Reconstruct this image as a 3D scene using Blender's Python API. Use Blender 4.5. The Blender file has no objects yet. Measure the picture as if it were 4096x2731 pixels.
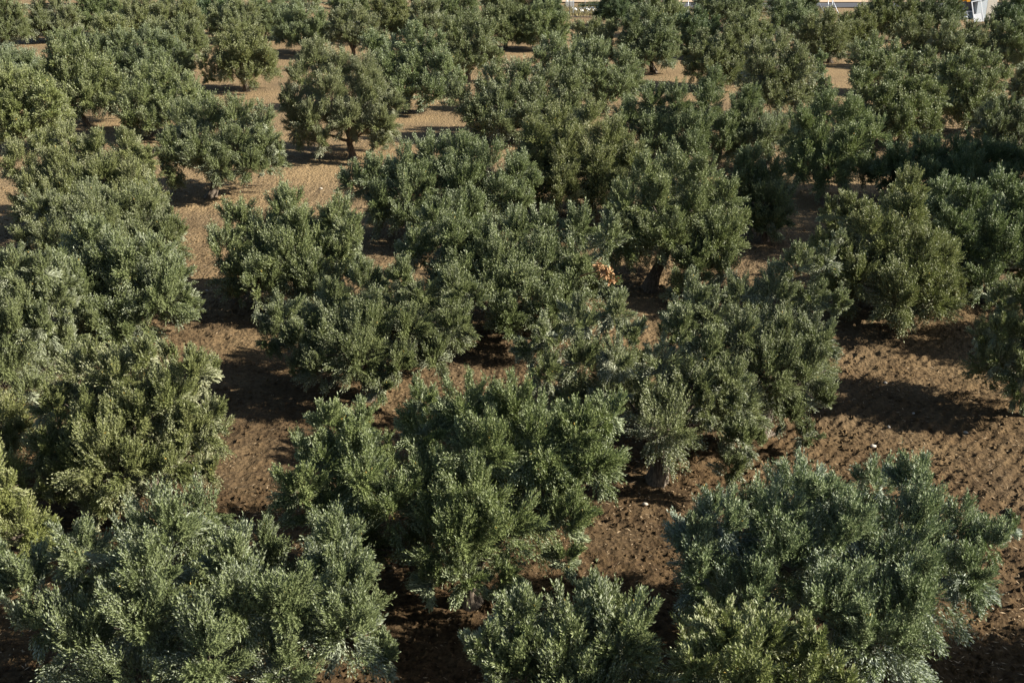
import bpy, math, random
import numpy as np
R = math.radians
C = bpy.context.scene.collection
S = bpy.context.scene

# ------------------------------------------------------------------ camera, sky, sun, exposure
CAM_H = 13.0
SUN_ELEV, SUN_AZ = 31.0, -10.0            # azimuth measured from +X towards +Y: sun stands to the right, a little behind the camera
cam_data = bpy.data.cameras.new('camera'); cam = bpy.data.objects.new('camera', cam_data); C.objects.link(cam)
cam.location = (0, 0, CAM_H); cam.rotation_euler = (R(90 - 21.97), 0, 0)
cam_data.sensor_width = 36; cam_data.lens = 39.55; cam_data.clip_start = .5; cam_data.clip_end = 3000
S.camera = cam
W = bpy.data.worlds.new('World'); S.world = W; W.use_nodes = True
nt = W.node_tree; bg = nt.nodes['Background']; sky = nt.nodes.new('ShaderNodeTexSky')
sky.sky_type = 'NISHITA'; sky.sun_disc = False
sky.sun_elevation = R(SUN_ELEV); sky.sun_rotation = R(90 - SUN_AZ)
nt.links.new(sky.outputs[0], bg.inputs[0]); bg.inputs[1].default_value = 0.05
sun_dir = np.array([math.cos(R(SUN_ELEV)) * math.cos(R(SUN_AZ)), math.cos(R(SUN_ELEV)) * math.sin(R(SUN_AZ)), math.sin(R(SUN_ELEV))])
sd = bpy.data.lights.new('sun', 'SUN'); sd.energy = 5.0; sd.angle = R(.5); sd.color = (1, .95, .85)
so = bpy.data.objects.new('sun', sd); C.objects.link(so)
so.rotation_euler = (0, R(90 - SUN_ELEV), R(SUN_AZ))
S.view_settings.view_transform = 'Standard'; S.view_settings.look = 'None'
S.view_settings.exposure = 1.3; S.view_settings.gamma = 1.0
S.cycles.max_bounces = 5; S.cycles.diffuse_bounces = 1; S.cycles.glossy_bounces = 1; S.cycles.transmission_bounces = 3
S.cycles.caustics_reflective = False; S.cycles.caustics_refractive = False

# ------------------------------------------------------------------ helpers
def mesh_np(name, v, f, mat, attrs=None, smooth=False):
    """v (n,3), f (m,k) of one face size"""
    me = bpy.data.meshes.new(name)
    v = np.ascontiguousarray(v, np.float32); f = np.ascontiguousarray(f, np.int32); m, k = f.shape
    me.vertices.add(len(v)); me.vertices.foreach_set('co', v.ravel())
    me.loops.add(m * k); me.loops.foreach_set('vertex_index', f.ravel())
    me.polygons.add(m); me.polygons.foreach_set('loop_start', np.arange(0, m * k, k, dtype=np.int32))
    if attrs:
        for an, a in attrs.items():
            at = me.attributes.new(an, 'FLOAT', 'FACE'); at.data.foreach_set('value', np.ascontiguousarray(a, np.float32))
    me.update(calc_edges=True)
    me.polygons.foreach_set('use_smooth', np.full(m, smooth, bool))
    me.materials.append(mat)
    return me
def link(name, me, parent=None):
    o = bpy.data.objects.new(name, me); C.objects.link(o)
    if parent: o.parent = parent
    return o
def tag(o, label=None, cat=None, group=None, kind=None):
    for k, v in (('label', label), ('category', cat), ('group', group), ('kind', kind)):
        if v: o[k] = v
    return o
def thing(name, label, cat, loc, group=None, rz=0):
    o = bpy.data.objects.new(name, None); C.objects.link(o); o.location = loc; o.rotation_euler = (0, 0, rz)
    o.empty_display_size = .2
    return tag(o, label, cat, group)
def unit(a): return a / np.maximum(np.linalg.norm(a, axis=-1, keepdims=True), 1e-9)
def rand_dirs(rng, n): return unit(rng.normal(size=(n, 3)))
def vnoise(x, y, seed=0):
    """smooth value noise in 0..1"""
    xi, yi = np.floor(x), np.floor(y); fx, fy = x - xi, y - yi
    fx = fx * fx * (3 - 2 * fx); fy = fy * fy * (3 - 2 * fy)
    def h(a, b):
        n = (a.astype(np.int64) * 73856093) ^ (b.astype(np.int64) * 19349663) ^ (seed * 83492791 + 12345)
        n = (n ^ (n >> 13)) * 1274126177 & 0x7fffffff
        n = (n ^ (n >> 15)) * 668265263 & 0x7fffffff
        return (n & 0xffff) / 65535.0
    return (h(xi, yi) * (1 - fx) + h(xi + 1, yi) * fx) * (1 - fy) + (h(xi, yi + 1) * (1 - fx) + h(xi + 1, yi + 1) * fx) * fy
def tube(pts, rad, sides=7, cap=True):
    """tapered tube along a polyline: verts, quads"""
    pts = np.asarray(pts, float); n = len(pts); rad = np.broadcast_to(np.asarray(rad, float), (n,))
    tg = unit(np.gradient(pts, axis=0)); ref = np.array([0.31, .95, .12])
    u = unit(np.cross(tg, ref)); w = np.cross(tg, u)
    a = np.arange(sides) * 2 * math.pi / sides
    v = pts[:, None] + rad[:, None, None] * (u[:, None] * np.cos(a)[None, :, None] + w[:, None] * np.sin(a)[None, :, None])
    v = v.reshape(-1, 3); i = np.arange(n - 1)[:, None] * sides; j = np.arange(sides)[None]; k = (np.arange(sides) + 1)[None] % sides
    f = np.stack([i + j, i + k, i + sides + k, i + sides + j], -1).reshape(-1, 4)
    if cap:
        q = np.arange(sides // 2 - 1); e = (n - 1) * sides
        f = np.vstack([f, np.stack([e + q, e + q + 1, e + sides - 2 - q, e + sides - 1 - q], -1)])
    return v, f
def box(c, s, rot=None):
    c = np.array(c, float); s = np.array(s, float) / 2
    v = np.array([(x, y, z) for x in (-1, 1) for y in (-1, 1) for z in (-1, 1)], float) * s
    if rot is not None: v = v @ np.array(rot).T
    f = np.array([(0, 1, 3, 2), (4, 6, 7, 5), (0, 4, 5, 1), (2, 3, 7, 6), (0, 2, 6, 4), (1, 5, 7, 3)])
    return v + c, f
def rotx(a): c, s = math.cos(a), math.sin(a); return np.array([[1, 0, 0], [0, c, -s], [0, s, c]])
def roty(a): c, s = math.cos(a), math.sin(a); return np.array([[c, 0, s], [0, 1, 0], [-s, 0, c]])
def rotz(a): c, s = math.cos(a), math.sin(a); return np.array([[c, -s, 0], [s, c, 0], [0, 0, 1]])
def merge(parts):
    vs, fs, n = [], [], 0
    for v, f in parts: vs.append(v); fs.append(f + n); n += len(v)
    return np.vstack(vs), np.vstack(fs)

# ------------------------------------------------------------------ materials
def nodes(name):
    m = bpy.data.materials.new(name); m.use_nodes = True; t = m.node_tree; t.nodes.clear()
    return m, t, lambda k: t.nodes.new('ShaderNode' + k), t.links.new
def plain(name, col, rough=.6, metal=0., var=.15, scale=6.):
    m, t, N, L = nodes(name)
    o = N('OutputMaterial'); b = N('BsdfPrincipled'); L(b.outputs[0], o.inputs[0])
    tc = N('TexCoord'); nz = N('TexNoise'); nz.inputs['Scale'].default_value = scale; nz.inputs['Detail'].default_value = 5
    L(tc.outputs['Object'], nz.inputs['Vector'])
    mx = N('MixRGB'); mx.inputs[1].default_value = (*[c * (1 - var) for c in col], 1); mx.inputs[2].default_value = (*[min(1, c * (1 + var)) for c in col], 1)
    L(nz.outputs[0], mx.inputs[0]); L(mx.outputs[0], b.inputs['Base Color'])
    b.inputs['Roughness'].default_value = rough; b.inputs['Metallic'].default_value = metal
    return m
def leaf_material():
    m, t, N, L = nodes('olive_leaf')
    o = N('OutputMaterial')
    geo = N('NewGeometry'); at = N('Attribute'); at.attribute_name = 'tint'; dry = N('Attribute'); dry.attribute_name = 'dry'; oi = N('ObjectInfo')
    def ramp(cols):
        r = N('ValToRGB'); e = r.color_ramp.elements
        e[0].position, e[1].position = 0, 1; e[0].color = (*cols[0], 1); e[1].color = (*cols[2], 1)
        x = e.new(.5); x.color = (*cols[1], 1); L(at.outputs['Fac'], r.inputs[0]); return r
    top = ramp([(.090, .110, .038), (.140, .163, .062), (.195, .215, .094)])
    under = ramp([(.24, .265, .165), (.31, .335, .215), (.38, .40, .27)])
    mt = N('MixRGB'); mt.blend_type = 'MULTIPLY'; mt.inputs[0].default_value = 1
    mx = N('MixRGB'); L(geo.outputs['Backfacing'], mx.inputs[0]); L(top.outputs[0], mx.inputs[1]); L(under.outputs[0], mx.inputs[2])
    L(mx.outputs[0], mt.inputs[1]); L(oi.outputs['Color'], mt.inputs[2])
    md = N('MixRGB'); md.inputs[2].default_value = (.42, .27, .05, 1); L(dry.outputs['Fac'], md.inputs[0]); L(mt.outputs[0], md.inputs[1])
    b = N('BsdfPrincipled'); L(md.outputs[0], b.inputs['Base Color']); b.inputs['Roughness'].default_value = .5; b.inputs['Specular IOR Level'].default_value = .32
    tr = N('BsdfTranslucent'); tm = N('MixRGB'); tm.blend_type = 'MULTIPLY'; tm.inputs[0].default_value = 1; tm.inputs[2].default_value = (1.0, 1.25, .45, 1)
    L(md.outputs[0], tm.inputs[1]); L(tm.outputs[0], tr.inputs[0])
    ms = N('MixShader'); ms.inputs[0].default_value = .08; L(b.outputs[0], ms.inputs[1]); L(tr.outputs[0], ms.inputs[2]); L(ms.outputs[0], o.inputs[0])
    return m
def bark_material():
    m, t, N, L = nodes('olive_bark')
    o = N('OutputMaterial'); b = N('BsdfPrincipled'); L(b.outputs[0], o.inputs[0]); b.inputs['Roughness'].default_value = .9
    tc = N('TexCoord'); mp = N('Mapping'); mp.inputs['Scale'].default_value = (9, 9, 2.2); L(tc.outputs['Object'], mp.inputs[0])
    nz = N('TexNoise'); nz.inputs['Scale'].default_value = 2.5; nz.inputs['Detail'].default_value = 8; L(mp.outputs[0], nz.inputs['Vector'])
    r = N('ValToRGB'); e = r.color_ramp.elements; e[0].position = .35; e[0].color = (.045, .034, .025, 1); e[1].position = .7; e[1].color = (.20, .155, .11, 1)
    L(nz.outputs[0], r.inputs[0]); L(r.outputs[0], b.inputs['Base Color'])
    bp = N('Bump'); bp.inputs['Strength'].default_value = .8; bp.inputs['Distance'].default_value = .03; L(nz.outputs[0], bp.inputs['Height']); L(bp.outputs[0], b.inputs['Normal'])
    return m
def soil_material():
    m, t, N, L = nodes('soil')
    o = N('OutputMaterial'); b = N('BsdfPrincipled'); L(b.outputs[0], o.inputs[0]); b.inputs['Roughness'].default_value = .95; b.inputs['Specular IOR Level'].default_value = .15
    tc = N('TexCoord'); sx = N('SeparateXYZ'); L(tc.outputs['Object'], sx.inputs[0])
    def noise(scale, detail=6, rough=.6, stretch=None):
        n = N('TexNoise'); n.inputs['Scale'].default_value = scale; n.inputs['Detail'].default_value = detail; n.inputs['Roughness'].default_value = rough
        if stretch:
            mp = N('Mapping'); mp.inputs['Scale'].default_value = stretch; L(tc.outputs['Object'], mp.inputs[0]); L(mp.outputs[0], n.inputs['Vector'])
        else: L(tc.outputs['Object'], n.inputs['Vector'])
        return n
    def ramp(src, p0, c0, p1, c1):
        r = N('ValToRGB'); e = r.color_ramp.elements; e[0].position = p0; e[0].color = (*c0, 1); e[1].position = p1; e[1].color = (*c1, 1); L(src, r.inputs[0]); return r
    fine = noise(7, 9, .72); mid = noise(.55, 5)
    tilled = ramp(fine.outputs[0], .34, (.040, .024, .012), .66, (.125, .080, .038))
    straw = ramp(noise(9, 8, .75, (1, 2.0, 1)).outputs[0], .33, (.090, .060, .034), .64, (.34, .242, .128))
    # tilled brown near by, straw-strewn and paler farther into the grove
    mr = N('MapRange'); mr.inputs[1].default_value = 20; mr.inputs[2].default_value = 52; L(sx.outputs['Y'], mr.inputs[0])
    ad = N('Math'); ad.operation = 'ADD'; L(mr.outputs[0], ad.inputs[0])
    mr2 = N('MapRange'); mr2.inputs[1].default_value = .3; mr2.inputs[2].default_value = .7; mr2.inputs[3].default_value = -.25; mr2.inputs[4].default_value = .25
    L(mid.outputs[0], mr2.inputs[0]); L(mr2.outputs[0], ad.inputs[1]); ad.use_clamp = True
    mx = N('MixRGB'); L(ad.outputs[0], mx.inputs[0]); L(tilled.outputs[0], mx.inputs[1]); L(straw.outputs[0], mx.inputs[2])
    big = ramp(noise(.18, 3).outputs[0], .35, (.8, .8, .82), .65, (1.12, 1.1, 1.05))
    ml = N('MixRGB'); ml.blend_type = 'MULTIPLY'; ml.inputs[0].default_value = 1; L(mx.outputs[0], ml.inputs[1]); L(big.outputs[0], ml.inputs[2])
    L(ml.outputs[0], b.inputs['Base Color'])
    vo = N('TexVoronoi'); vo.inputs['Scale'].default_value = 9; L(tc.outputs['Object'], vo.inputs['Vector'])
    sm = N('Math'); sm.operation = 'MULTIPLY_ADD'; sm.inputs[1].default_value = .7; L(vo.outputs['Distance'], sm.inputs[0]); L(fine.outputs[0], sm.inputs[2])
    bp = N('Bump'); bp.inputs['Strength'].default_value = .9; bp.inputs['Distance'].default_value = .10; L(sm.outputs[0], bp.inputs['Height']); L(bp.outputs[0], b.inputs['Normal'])
    return m
M_LEAF, M_BARK, M_SOIL = leaf_material(), bark_material(), soil_material()
M_CUT = plain('fresh_cut_wood', (.42, .33, .22), .8)
M_DEAD = plain('scorched_leaf', (.42, .24, .11), .8, var=.5, scale=9)
M_STRAW = plain('dry_straw', (.40, .29, .17), .9, var=.5, scale=3)
M_STONE = plain('pale_stone', (.48, .42, .34), .9)
M_STEEL = plain('galvanised_steel', (.42, .45, .48), .45, .6)
M_DARK = plain('dark_metal', (.05, .05, .055), .5, .3)
M_PIPE = plain('black_polythene', (.012, .011, .011), .6)
M_CONC = plain('concrete', (.52, .50, .46), .9)
M_WHITE = plain('white_paint', (.74, .76, .78), .5, var=.06)
M_WALL = plain('pale_blue_panel', (.66, .73, .78), .6, var=.07)
M_BEIGE = plain('cream_panel', (.68, .63, .54), .6, var=.07)
M_ORANGE = plain('orange_sheet', (.78, .36, .02), .5, var=.2)
M_GLASS = plain('grey_glass', (.10, .12, .15), .15)
M_ROAD = plain('asphalt', (.055, .055, .062), .9, var=.25, scale=2)
M_TRACK = plain('pale_dirt_track', (.42, .30, .19), .95, var=.25, scale=1.2)
M_GRASS = plain('dry_grass', (.20, .17, .075), .9, var=.6, scale=1.5)
M_WEED = plain('green_weed', (.060, .085, .030), .8, var=.5, scale=2)
M_FLOWER = plain('white_flower', (.75, .75, .72), .7)

# ------------------------------------------------------------------ ground: one graded sheet, tilled relief near by
FUR = np.array([.66, .75]); FUR = FUR / np.linalg.norm(FUR); FURN = np.array([FUR[1], -FUR[0]])
def furrow_mask(x, y):
    n = vnoise(x * .16 + 3.1, y * .16, 21)
    m = np.clip((n - .38) / .25, 0, 1) * np.clip((x + 2) / 4, 0, 1) * np.clip((52 - y) / 12, 0, 1)
    ploughed = np.clip(1.25 - np.hypot((x - 9.5) / 6.0, (y - 26.5) / 8.0), 0, 1)
    return np.maximum(m * .55, np.clip(ploughed * 2.2, 0, 1))
def ground_z(x, y, fine=True):
    z = (vnoise(x * .11, y * .11, 1) - .5) * .16 + (vnoise(x * .45, y * .45, 2) - .5) * .07
    if fine:
        near = np.clip((75 - y) / 40, .25, 1)
        d = x * FURN[0] + y * FURN[1] + .25 * (vnoise(x * .35, y * .35, 7) - .5)
        wob = np.clip(2.2 * vnoise(x * .9, y * .9, 8) - .45, 0, 1.4)
        ph = d / .31; tri = np.abs(ph - np.floor(ph) - .5) * 2
        z = z + furrow_mask(x, y) * (tri ** 1.6 - .5) * .062 * wob
        c1 = vnoise(x * 3.1, y * 3.1, 3); c2 = vnoise(x * 7.3, y * 7.3, 4); c3 = vnoise(x * 14., y * 14., 5)
        z = z + near * ((c1 - .5) * .085 + (c2 - .5) ** 2 * np.sign(c2 - .5) * .26 + (c3 - .5) * .03)
    return z
def graded(lo, a, b, hi, step, grow):
    mid = list(np.arange(a, b, step)); up = [b]; s = step
    while up[-1] < hi: s *= grow; up.append(up[-1] + s)
    dn = [a]; s = step
    while dn[-1] > lo: s *= grow; dn.append(dn[-1] - s)
    return np.array(dn[:0:-1] + mid + up)
xs = graded(-900, -13, 15, 900, .065, 1.035); ys = graded(-60, 13.5, 38, 1600, .065, 1.022)
gx, gy = np.meshgrid(xs, ys); gz = ground_z(gx, gy)
far = np.clip((np.hypot(gx, gy) - 140) / 60, 0, 1); gz = gz * (1 - far)
nx, ny = len(xs), len(ys); ii = (np.arange(ny - 1)[:, None] * nx + np.arange(nx - 1)[None]).ravel()
me = mesh_np('ground', np.stack([gx, gy, gz], -1).reshape(-1, 3), np.stack([ii, ii + 1, ii + nx + 1, ii + nx], -1), M_SOIL, smooth=True)
tag(link('ground', me), 'tilled brown orchard soil strewn with straw and clods', kind='structure')
def gz1(x, y, fine=False): return float(ground_z(np.array([x], float), np.array([y], float), fine)[0])

# ------------------------------------------------------------------ olive trees
def leaves_for(lobes, lod, rng):
    """sprigs on the sub-clumps of every lobe; returns leaf quads, tint, dry"""
    Lf, Wf, pairs, cover = lod
    lobes = np.array(lobes, float); cen, rad, back = lobes[:, :3], lobes[:, 3], lobes[:, 4]
    mid = np.array([cen[:, 0].mean(), cen[:, 1].mean(), cen[:, 2].mean() - .5])
    P0, TD, LN, TN, UP = [], [], [], [], []
    leaf_area = .55 * Lf * Wf * 2
    for i in range(len(lobes)):
        c, r = cen[i], rad[i]
        nsub = max(9, int(19 * min(1.6, r / .6)))
        d = rand_dirs(rng, nsub * 3); d = d[d[:, 2] > -.82][:nsub]; nsub = len(d)
        lift_c = np.clip(d[:, 2] * .8 + .50, -.18, 1.0)
        ax = unit(d * .72 + np.array([0, 0, 1.15]) * lift_c[:, None] + rng.normal(size=(nsub, 3)) * .16)
        pb = c + d * r * rng.uniform(.22, .46, (nsub, 1))
        pl = r * rng.uniform(.45, .88, nsub) * (1 + .25 * (lift_c > .7)); pw = r * rng.uniform(.20, .34, nsub)
        area = 4 * math.pi * r * r * cover * (.6 if back[i] else 1)
        ns = max(10, int(area / (leaf_area * pairs * 2)))
        k = rng.integers(0, nsub, ns); uu = rng.random(ns) ** .85
        q = rng.normal(size=(ns, 3)); q = q - ax[k] * (q * ax[k]).sum(1, keepdims=True); q = unit(q)
        rr = np.sqrt(rng.random(ns)) * pw[k] * (1.05 - .72 * uu)
        p = pb[k] + ax[k] * (pl[k] * uu)[:, None] + q * rr[:, None]
        lift = lift_c[k]
        t = unit(ax[k] + q * (rr / pw[k] * .55)[:, None] + np.array([0, 0, .12]) * np.maximum(lift, 0)[:, None] + rng.normal(size=(ns, 3)) * .17)
        ln = rng.uniform(.6, 1.15, ns) * min(.37, .5 * r) * (Lf / .075) ** .25
        spire = (rng.random(ns) < .07) & (lift > .55) & (uu > .45); ln[spire] *= rng.uniform(1.4, 2.0, spire.sum())
        t[spire] = unit(t[spire] + np.array([0, 0, .8]))
        keep = np.ones(ns, bool)
        for j in range(len(lobes)):
            if j == i: continue
            dd = np.linalg.norm((p - cen[j]), axis=1)
            keep &= ~((dd < rad[j] * .62) & (rng.random(ns) < .8))
        keep &= p[:, 2] > .22
        tint = rng.uniform(0, 1) * .3 + rng.uniform(0, 1, nsub)[k] * .4 + rng.uniform(0, .3, ns)
        P0.append(p[keep] - t[keep] * ln[keep, None] * .4); TD.append(t[keep]); LN.append(ln[keep]); TN.append(tint[keep]); UP.append(lift[keep])
    P0, TD, LN, TN, UP = map(np.concatenate, (P0, TD, LN, TN, UP))
    n = len(P0); nl = pairs * 2
    j = np.arange(nl); pr = j // 2
    s = ((pr + .6 + (j == nl - 1) * .3) / pairs)[None] * LN[:, None]
    ref = unit(rng.normal(size=(n, 3))); u = unit(np.cross(TD, ref)); w = np.cross(TD, u)
    th = (j % 2) * math.pi + pr * math.pi / 2 + rng.uniform(-.35, .35, (n, nl))
    o = u[:, None] * np.cos(th)[..., None] + w[:, None] * np.sin(th)[..., None]
    al = rng.uniform(.45, 1.0, (n, nl)) * (1.08 - .5 * pr / pairs)[None]
    t3 = TD[:, None]
    d = unit(t3 * np.cos(al)[..., None] + o * np.sin(al)[..., None] + rng.normal(size=(n, nl, 3)) * .10)
    side = unit(np.cross(np.broadcast_to(t3, o.shape), o) + rng.normal(size=(n, nl, 3)) * .22)
    side = unit(side - d * (side * d).sum(-1, keepdims=True))
    sag = np.zeros((n, nl, 3)); sag[..., 2] = -.18 * (s ** 2) * (1 - np.clip(UP, 0, 1))[:, None]
    base = P0[:, None] + t3 * s[..., None] + sag
    L = Lf * rng.uniform(.72, 1.2, (n, nl)) * (1.05 - .35 * pr / pairs)[None]; Wd = Wf * rng.uniform(.8, 1.2, (n, nl))
    v = np.stack([base, base + d * (L * .45)[..., None] - side * Wd[..., None], base + d * L[..., None], base + d * (L * .45)[..., None] + side * Wd[..., None]], 2).reshape(-1, 3)
    nf = n * nl
    tint = np.clip(np.repeat(TN, nl) + rng.uniform(-.12, .12, nf), 0, 1)
    dry = (rng.random(nf) < .0012) * rng.uniform(.6, 1, nf)
    return v, np.arange(nf * 4).reshape(-1, 4), tint, dry
def wood_for(lobes, fork, lean, girth, lod, rng):
    parts = []
    n = 9; z = np.linspace(0, 1, n)
    path = np.stack([lean[0] * z ** 1.4 + .05 * np.sin(z * 5 + rng.uniform(0, 6)), lean[1] * z ** 1.4 + .05 * np.sin(z * 4 + rng.uniform(0, 6)), -.08 + z * (fork + .08)], -1)
    rad = girth * (1.0 + .75 * np.exp(-z * 6) - .22 * z)
    sides = 16
    v, f = tube(path, rad, sides)
    # gnarled, fluted bark
    a = np.arctan2(v[:, 1] - np.repeat(path[:, 1], sides), v[:, 0] - np.repeat(path[:, 0], sides))
    flute = 1 + .16 * np.sin(a * 5 + v[:, 2] * 2.5) + .09 * np.sin(a * 3 - v[:, 2] * 4 + 1) + rng.normal(size=len(v)) * .03
    ax = np.repeat(path, sides, 0); v = ax + (v - ax) * flute[:, None]
    parts.append((v, f))
    top = path[-1]
    order = sorted(lobes, key=lambda q: -q[3])[:9]
    for q in order:
        c = np.array(q[:3]); m = 7; s = np.linspace(0, 1, m)[:, None]
        ctrl = top * .55 + c * .45 + np.array([0, 0, -.15 if c[2] < 1.6 else .0])
        st = top - np.array([0, 0, .12])
        p = (1 - s) ** 2 * st + 2 * s * (1 - s) * ctrl + s ** 2 * c
        p[1:-1] += rng.normal(size=(m - 2, 3)) * .035
        parts.append(tube(p, np.linspace(girth * .55, .022, m), 7))
        if lod < 2:
            for _ in range(7 if lod == 0 else 4):
                e = c + rand_dirs(rng, 1)[0] * q[3] * rng.uniform(.6, .95); b = p[rng.integers(3, m)]
                mm = (b + e) / 2 + rng.normal(size=3) * .07
                parts.append(tube(np.array([b, mm, e]), [.02, .013, .005], 5))
    return merge(parts)
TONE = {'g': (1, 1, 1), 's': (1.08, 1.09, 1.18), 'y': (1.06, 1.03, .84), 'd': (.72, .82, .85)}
LODS = [(.080, .0100, 8, 2.5), (.098, .0135, 7, 2.3), (.135, .0200, 5, 2.1)]
def olive_tree(label, tone, loc, lobes, seed, group='olive trees of the grove', fork=None, lean=None, girth=None):
    rng = np.random.default_rng(seed)
    x, y = loc
    lod = 0 if y < 29 else 1 if y < 58 else 2
    root = thing('olive_tree', label, 'olive tree', (x, y, gz1(x, y)), group)
    fork = fork or rng.uniform(.75, 1.15); lean = lean or tuple(rng.uniform(-.3, .3, 2)); girth = girth or rng.uniform(.15, .20)
    v, f = wood_for(lobes, fork, lean, girth, lod, rng)
    link('trunk', mesh_np('trunk', v, f, M_BARK, smooth=True), root)
    v, f, tint, dry = leaves_for(lobes, LODS[lod], rng)
    cr = link('crown', mesh_np('crown', v, f, M_LEAF, {'tint': tint, 'dry': dry}), root)
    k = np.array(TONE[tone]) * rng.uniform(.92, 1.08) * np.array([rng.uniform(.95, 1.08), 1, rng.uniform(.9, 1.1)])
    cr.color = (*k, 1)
    return root, len(f)
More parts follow.
